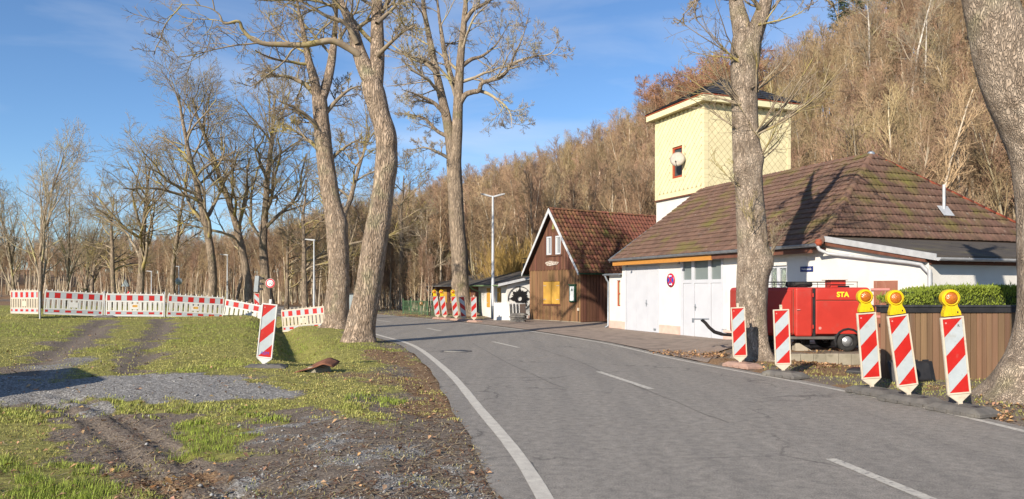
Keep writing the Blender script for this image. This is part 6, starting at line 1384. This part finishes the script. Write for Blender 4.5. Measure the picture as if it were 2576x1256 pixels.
kind_tree(430, M['forest_red'], H=15, r=.14, lean=.02, k0=60, spread=(60, 85), up=.06, kk=(7, 3), wob=.08, L0=.16, tw=.016, sides=5, low=.15)
rng = np.random.default_rng(21); pts, rots, scs, kin = [], [], [], []
def addp(X, Y, s, k): pts.append((X, Y, float(hill(np.array([X]), np.array([Y]))[0])-.15)); rots.append(rng.uniform(0, 6.28)); scs.append(s); kin.append(k)
for Y in np.arange(36, 128, 1.75):
    for X in np.arange(-.80*Y, .86*Y, 1.6):
        x, y = X+rng.uniform(-.9, .9), Y+rng.uniform(-.9, .9); a = x/y; ft = np.interp(a, HA, H_F)
        if y < ft-3 or y > ft+62: continue
        if XL(y)-4.5 < x < XR(y)+5: continue
        u = (y-ft)/55
        if a < -.3 and rng.random() < .08: continue
        h_ = rng.uniform(.74, 1.0)*np.interp(a, [-.7, -.37, -.1, .2, .7], [.62, .62, .72, .85, .9])
        larch = a > .19 and a < .34 and u > .62 and rng.random() < .75
        if larch: addp(x, y, h_*1.15, 5)
        else: addp(x, y, h_, int(rng.choice([0, 1, 2, 3, 4], p=[.24, .24, .22, .22, .08])))
# lower shrubs along the edge
for _ in range(900):
    a = rng.uniform(-.8, .8) if _ % 2 else rng.uniform(-.8, -.1); y = np.interp(a, HA, H_F)+rng.uniform(-9, 8); x = a*y
    if XL(y)-5 < x < XR(y)+4.5: continue
    addp(x, y, rng.uniform(.18, .40), int(rng.choice([0, 1, 4])))
wme = np_mesh('hillside_wood', np.array(pts), np.zeros((0, 3), int)); 
for nm, arr, ty in (('rot', rots, 'FLOAT'), ('scl', scs, 'FLOAT'), ('kin', kin, 'INT')):
    a_ = wme.attributes.new(nm, ty, 'POINT'); a_.data.foreach_set('value', np.array(arr, dtype=np.int32 if ty == 'INT' else np.float32))
wood = link(bpy.data.objects.new('hillside_wood', wme)); tag(wood, 'brown leafless wood covering the hillside behind the buildings', None, None, 'stuff')
ng = bpy.data.node_groups.new('wood', 'GeometryNodeTree'); ng.interface.new_socket('Geometry', in_out='INPUT', socket_type='NodeSocketGeometry'); ng.interface.new_socket('Geometry', in_out='OUTPUT', socket_type='NodeSocketGeometry')
gi, go = ng.nodes.new('NodeGroupInput'), ng.nodes.new('NodeGroupOutput'); ip = ng.nodes.new('GeometryNodeInstanceOnPoints'); ci = ng.nodes.new('GeometryNodeCollectionInfo')
ci.inputs['Collection'].default_value = wc_; ci.inputs['Separate Children'].default_value = True; ci.inputs['Reset Children'].default_value = True
def na(nm, ty):
    x = ng.nodes.new('GeometryNodeInputNamedAttribute'); x.data_type = ty; x.inputs['Name'].default_value = nm; return x.outputs['Attribute']
cx_ = ng.nodes.new('ShaderNodeCombineXYZ'); ng.links.new(na('rot', 'FLOAT'), cx_.inputs['Z'])
ng.links.new(gi.outputs[0], ip.inputs['Points']); ng.links.new(ci.outputs[0], ip.inputs['Instance']); ip.inputs['Pick Instance'].default_value = True
ng.links.new(na('kin', 'INT'), ip.inputs['Instance Index']); ng.links.new(cx_.outputs[0], ip.inputs['Rotation']); ng.links.new(na('scl', 'FLOAT'), ip.inputs['Scale']); ng.links.new(ip.outputs[0], go.inputs[0])
md = wood.modifiers.new('scatter', 'NODES'); md.node_group = ng

# ------------------------------------------------------------------ grass, stones and leaves
rng = np.random.default_rng(4)
def scatter(n, ymin, ymax, power=2.0, right=False):
    u = rng.random(n); Y = 1/((1-u)/ymin**(power-1)+u/ymax**(power-1))**(1/(power-1))
    X = (rng.random(n)*1.50-.75)*Y; return X, Y
def blades(n, ymin, ymax, h0, h1, wd, power):
    X, Y = scatter(n, ymin, ymax, power); g, gr_, mu, li, gn_ = cover(X, Y)
    inroad = (X > XL(Y)-.2) & (X < XR(Y)+.2)
    build = ((X > XR(Y)) & (Y > 17.0) & (X < 14) & (Y < 36)) | inroad
    keep = (rng.random(n) < g**1.2*1.15*np.maximum(sst(.25, .5, vnoise(X*7, Y*7, 91)*.6+vnoise(X*2.3, Y*2.3, 92)*.4), .8*sst(11, 16, Y))) & ~build; X, Y, g, gn_ = X[keep], Y[keep], g[keep], gn_[keep]; n = len(X)
    Z = ground_z(X, Y); lush = np.clip(gn_, 0, 1); H = rng.uniform(h0, h1, n)*(.55+.9*lush)*(.6+.8*vnoise(X*6, Y*6, 3))
    az = rng.uniform(0, 2*np.pi, n); tilt = rng.uniform(.2, 1.1, n)*(1.25-.5*lush); w_ = wd*rng.uniform(.6, 1.3, n)
    d = np.stack([np.cos(az), np.sin(az)], 1); s = np.stack([-d[:, 1], d[:, 0]], 1)*w_[:, None]
    p0 = np.stack([X, Y, Z-.005], 1); m = p0+np.c_[d*(H*np.sin(tilt)*.4)[:, None], H*.62*np.cos(tilt*.6)]; tp = p0+np.c_[d*(H*np.sin(tilt)*1.05)[:, None], H*np.cos(tilt)]
    sz = np.c_[s, np.zeros(n)]
    V = np.concatenate([p0-sz, p0+sz, m-sz*.7, m+sz*.7, tp]); i = np.arange(n)
    F = np.concatenate([np.stack([i, i+n, i+3*n], 1), np.stack([i, i+3*n, i+2*n], 1), np.stack([i+2*n, i+3*n, i+4*n], 1)])
    r1 = rng.random(n); dry = np.clip(.70-.80*lush+.35*(r1-.5)+.5*(fbm(X*.7, Y*.7, 71)-.5), 0, 1)[:, None]
    green = np.array([[.215, .275, .040]])*(.5+.9*rng.random((n, 1))); straw = np.array([[.49, .415, .15]])*(.45+.9*rng.random((n, 1))); c = green*(1-dry)+straw*dry
    return V, F, np.tile(c, (5, 1))
def tinted(name, sets, mat, label):
    V, F, Cc, o = [], [], [], 0
    for v, f, c in sets: V.append(v); F.append(f+o); Cc.append(c); o += len(v)
    V = np.concatenate(V); me = np_mesh(name, V, np.concatenate(F)); Cc = np.concatenate(Cc)
    a = me.attributes.new('tint', 'FLOAT_COLOR', 'POINT'); a.data.foreach_set('color', np.c_[Cc, np.ones(len(Cc))].astype(np.float32).ravel())
    me.materials.append(mat); return tag(link(bpy.data.objects.new(name, me)), label, None, None, 'stuff')
gm2 = pm('grass_blade', (0, 0, 0), attr='tint', rough=0.7, spec=0.25)
tinted('grass', [blades(260000, 4.3, 13, .022, .062, .0024, 2.3), blades(300000, 9, 36, .03, .075, .005, 1.8), blades(60000, 30, 62, .04, .10, .011, 1.5)], gm2, 'short yellow-green winter grass on the verge and meadow')
# gravel stones
X, Y = scatter(60000, 4.3, 17, 2.0); cvv = cover(X, Y); k = (rng.random(len(X)) < cvv[1]*.7+.03*cvv[2]) & (X < XL(Y)-.3); X, Y = X[k], Y[k]; n = len(X); Z = ground_z(X, Y)
r = rng.uniform(.004, .014, n)*(1+(rng.random(n) < .05)*1.2); oc = np.array([[1, 0, 0], [0, 1, 0], [-1, 0, 0], [0, -1, 0], [0, 0, .7], [0, 0, -.7]], float)
V = np.zeros((n, 6, 3)); az = rng.uniform(0, 6.28, n); jit = rng.uniform(.6, 1.2, (n, 6))
V[:, :, 0] = X[:, None]+(oc[None, :, 0]*np.cos(az)[:, None]-oc[None, :, 1]*np.sin(az)[:, None])*r[:, None]*jit; V[:, :, 1] = Y[:, None]+(oc[None, :, 0]*np.sin(az)[:, None]+oc[None, :, 1]*np.cos(az)[:, None])*r[:, None]*jit; V[:, :, 2] = Z[:, None]+oc[None, :, 2]*r[:, None]*jit+r[:, None]*.25
b = (np.arange(n)*6)[:, None, None]; tri = np.array([[0, 1, 4], [1, 2, 4], [2, 3, 4], [3, 0, 4], [1, 0, 5], [2, 1, 5], [3, 2, 5], [0, 3, 5]])[None]
g_ = rng.uniform(.12, .34, (n, 1))*np.array([[1, .98, .94]])
tinted('gravel', [(V.reshape(-1, 3), (tri+b).reshape(-1, 3), np.repeat(g_, 6, 0))], pm('gravel_stone', (0, 0, 0), attr='tint', rough=0.9, spec=0.2), 'loose grey gravel stones on the track')
# fallen leaves and bits of straw
X, Y = scatter(12000, 4.3, 34, 1.8); cvv = cover(X, Y); k = (rng.random(len(X)) < .22+.7*cvv[3]) & ((X < XL(Y)-.05) | ((X > XR(Y)+.25) & (Y < 17) & (X < 9))); X, Y = X[k], Y[k]
for (px, py, sx_, sy_, nn) in ((1700, 893, 60, 6, 260), (1780, 898, 50, 6, 320), (2060, 915, 70, 10, 420), (1995, 925, 90, 10, 120), (2520, 1040, 50, 30, 300)):
    q = np.array([G(px+rng.normal(0, sx_*.6), py+rng.normal(0, sy_*.6)) for _ in range(nn)]); X = np.r_[X, q[:, 0]]; Y = np.r_[Y, q[:, 1]]
n = len(X); Z = ground_z(X, Y)+np.where((X > XR(Y)) & (Y > 17), .035, .0)+rng.uniform(.006, .03, n); s = (.008+.026*rng.random(n)**2)*(1+.03*Y); az = rng.uniform(0, 6.28, n)
dx = np.stack([np.cos(az), np.sin(az), rng.normal(0, .35, n)], 1)*s[:, None]; dy = np.stack([-np.sin(az), np.cos(az), rng.normal(0, .35, n)], 1)*(s*.6)[:, None]; c0_ = np.stack([X, Y, Z], 1); up_ = np.zeros((n, 3)); up_[:, 2] = s*.35
V = np.concatenate([c0_-dx, c0_-dy+up_, c0_+dx*1.1, c0_+dy+up_, c0_]); i = np.arange(n); F = np.concatenate([np.stack([i, i+n, i+4*n], 1), np.stack([i+n, i+2*n, i+4*n], 1), np.stack([i+2*n, i+3*n, i+4*n], 1), np.stack([i+3*n, i, i+4*n], 1)])
c = np.array([[.38, .23, .12]])*rng.uniform(.45, 1.35, (n, 1))*np.array([[1, 1, 1]])+rng.normal(0, .012, (n, 3)); c = np.clip(c, .02, .8)
tinted('fallen_leaves', [(V, F, np.tile(c, (5, 1)))], pm('dead_leaf', (0, 0, 0), attr='tint', rough=0.8, spec=0.2), 'brown fallen leaves lying in the grass and along the forecourt')

# dry stalks and needles on the soil and along the road edge
X, Y = scatter(52000, 4.3, 24, 2.0); cvv = cover(X, Y); dl_ = XL(Y)-X
k = (dl_ > .12) & (rng.random(len(X)) < .18+.5*cvv[2]*(fbm(X*1.5, Y*1.5, 61) > .5)+.8*np.exp(-(dl_-.6)**2/.5)+.5*cvv[3]) & (rng.random(len(X)) > cvv[1]*.7); X, Y = X[k], Y[k]; n = len(X); Z = ground_z(X, Y)+rng.uniform(.004, .014, n)
az = rng.uniform(0, 6.28, n); L_ = rng.uniform(.012, .05, n)*(1+.03*Y); d = np.stack([np.cos(az), np.sin(az), rng.normal(0, .18, n)], 1)*L_[:, None]; s = np.stack([-np.sin(az), np.cos(az), np.zeros(n)], 1)*(.0016+.0004*Y)[:, None]; c0_ = np.stack([X, Y, Z], 1)
V = np.concatenate([c0_-d-s, c0_-d+s, c0_+d+s, c0_+d-s]); i = np.arange(n)
c = np.where(rng.random((n, 1)) < .45, np.array([[.17, .085, .05]]), np.array([[.36, .28, .17]]))*rng.uniform(.4, 1.2, (n, 1))
tinted('straw', [(V, np.stack([i+3*n, i+2*n, i+n, i], 1), np.tile(c, (4, 1)))], pm('dry_stalk', (0, 0, 0), attr='tint', rough=0.85, spec=0.2), 'dry brown stalks and needles strewn over the verge')
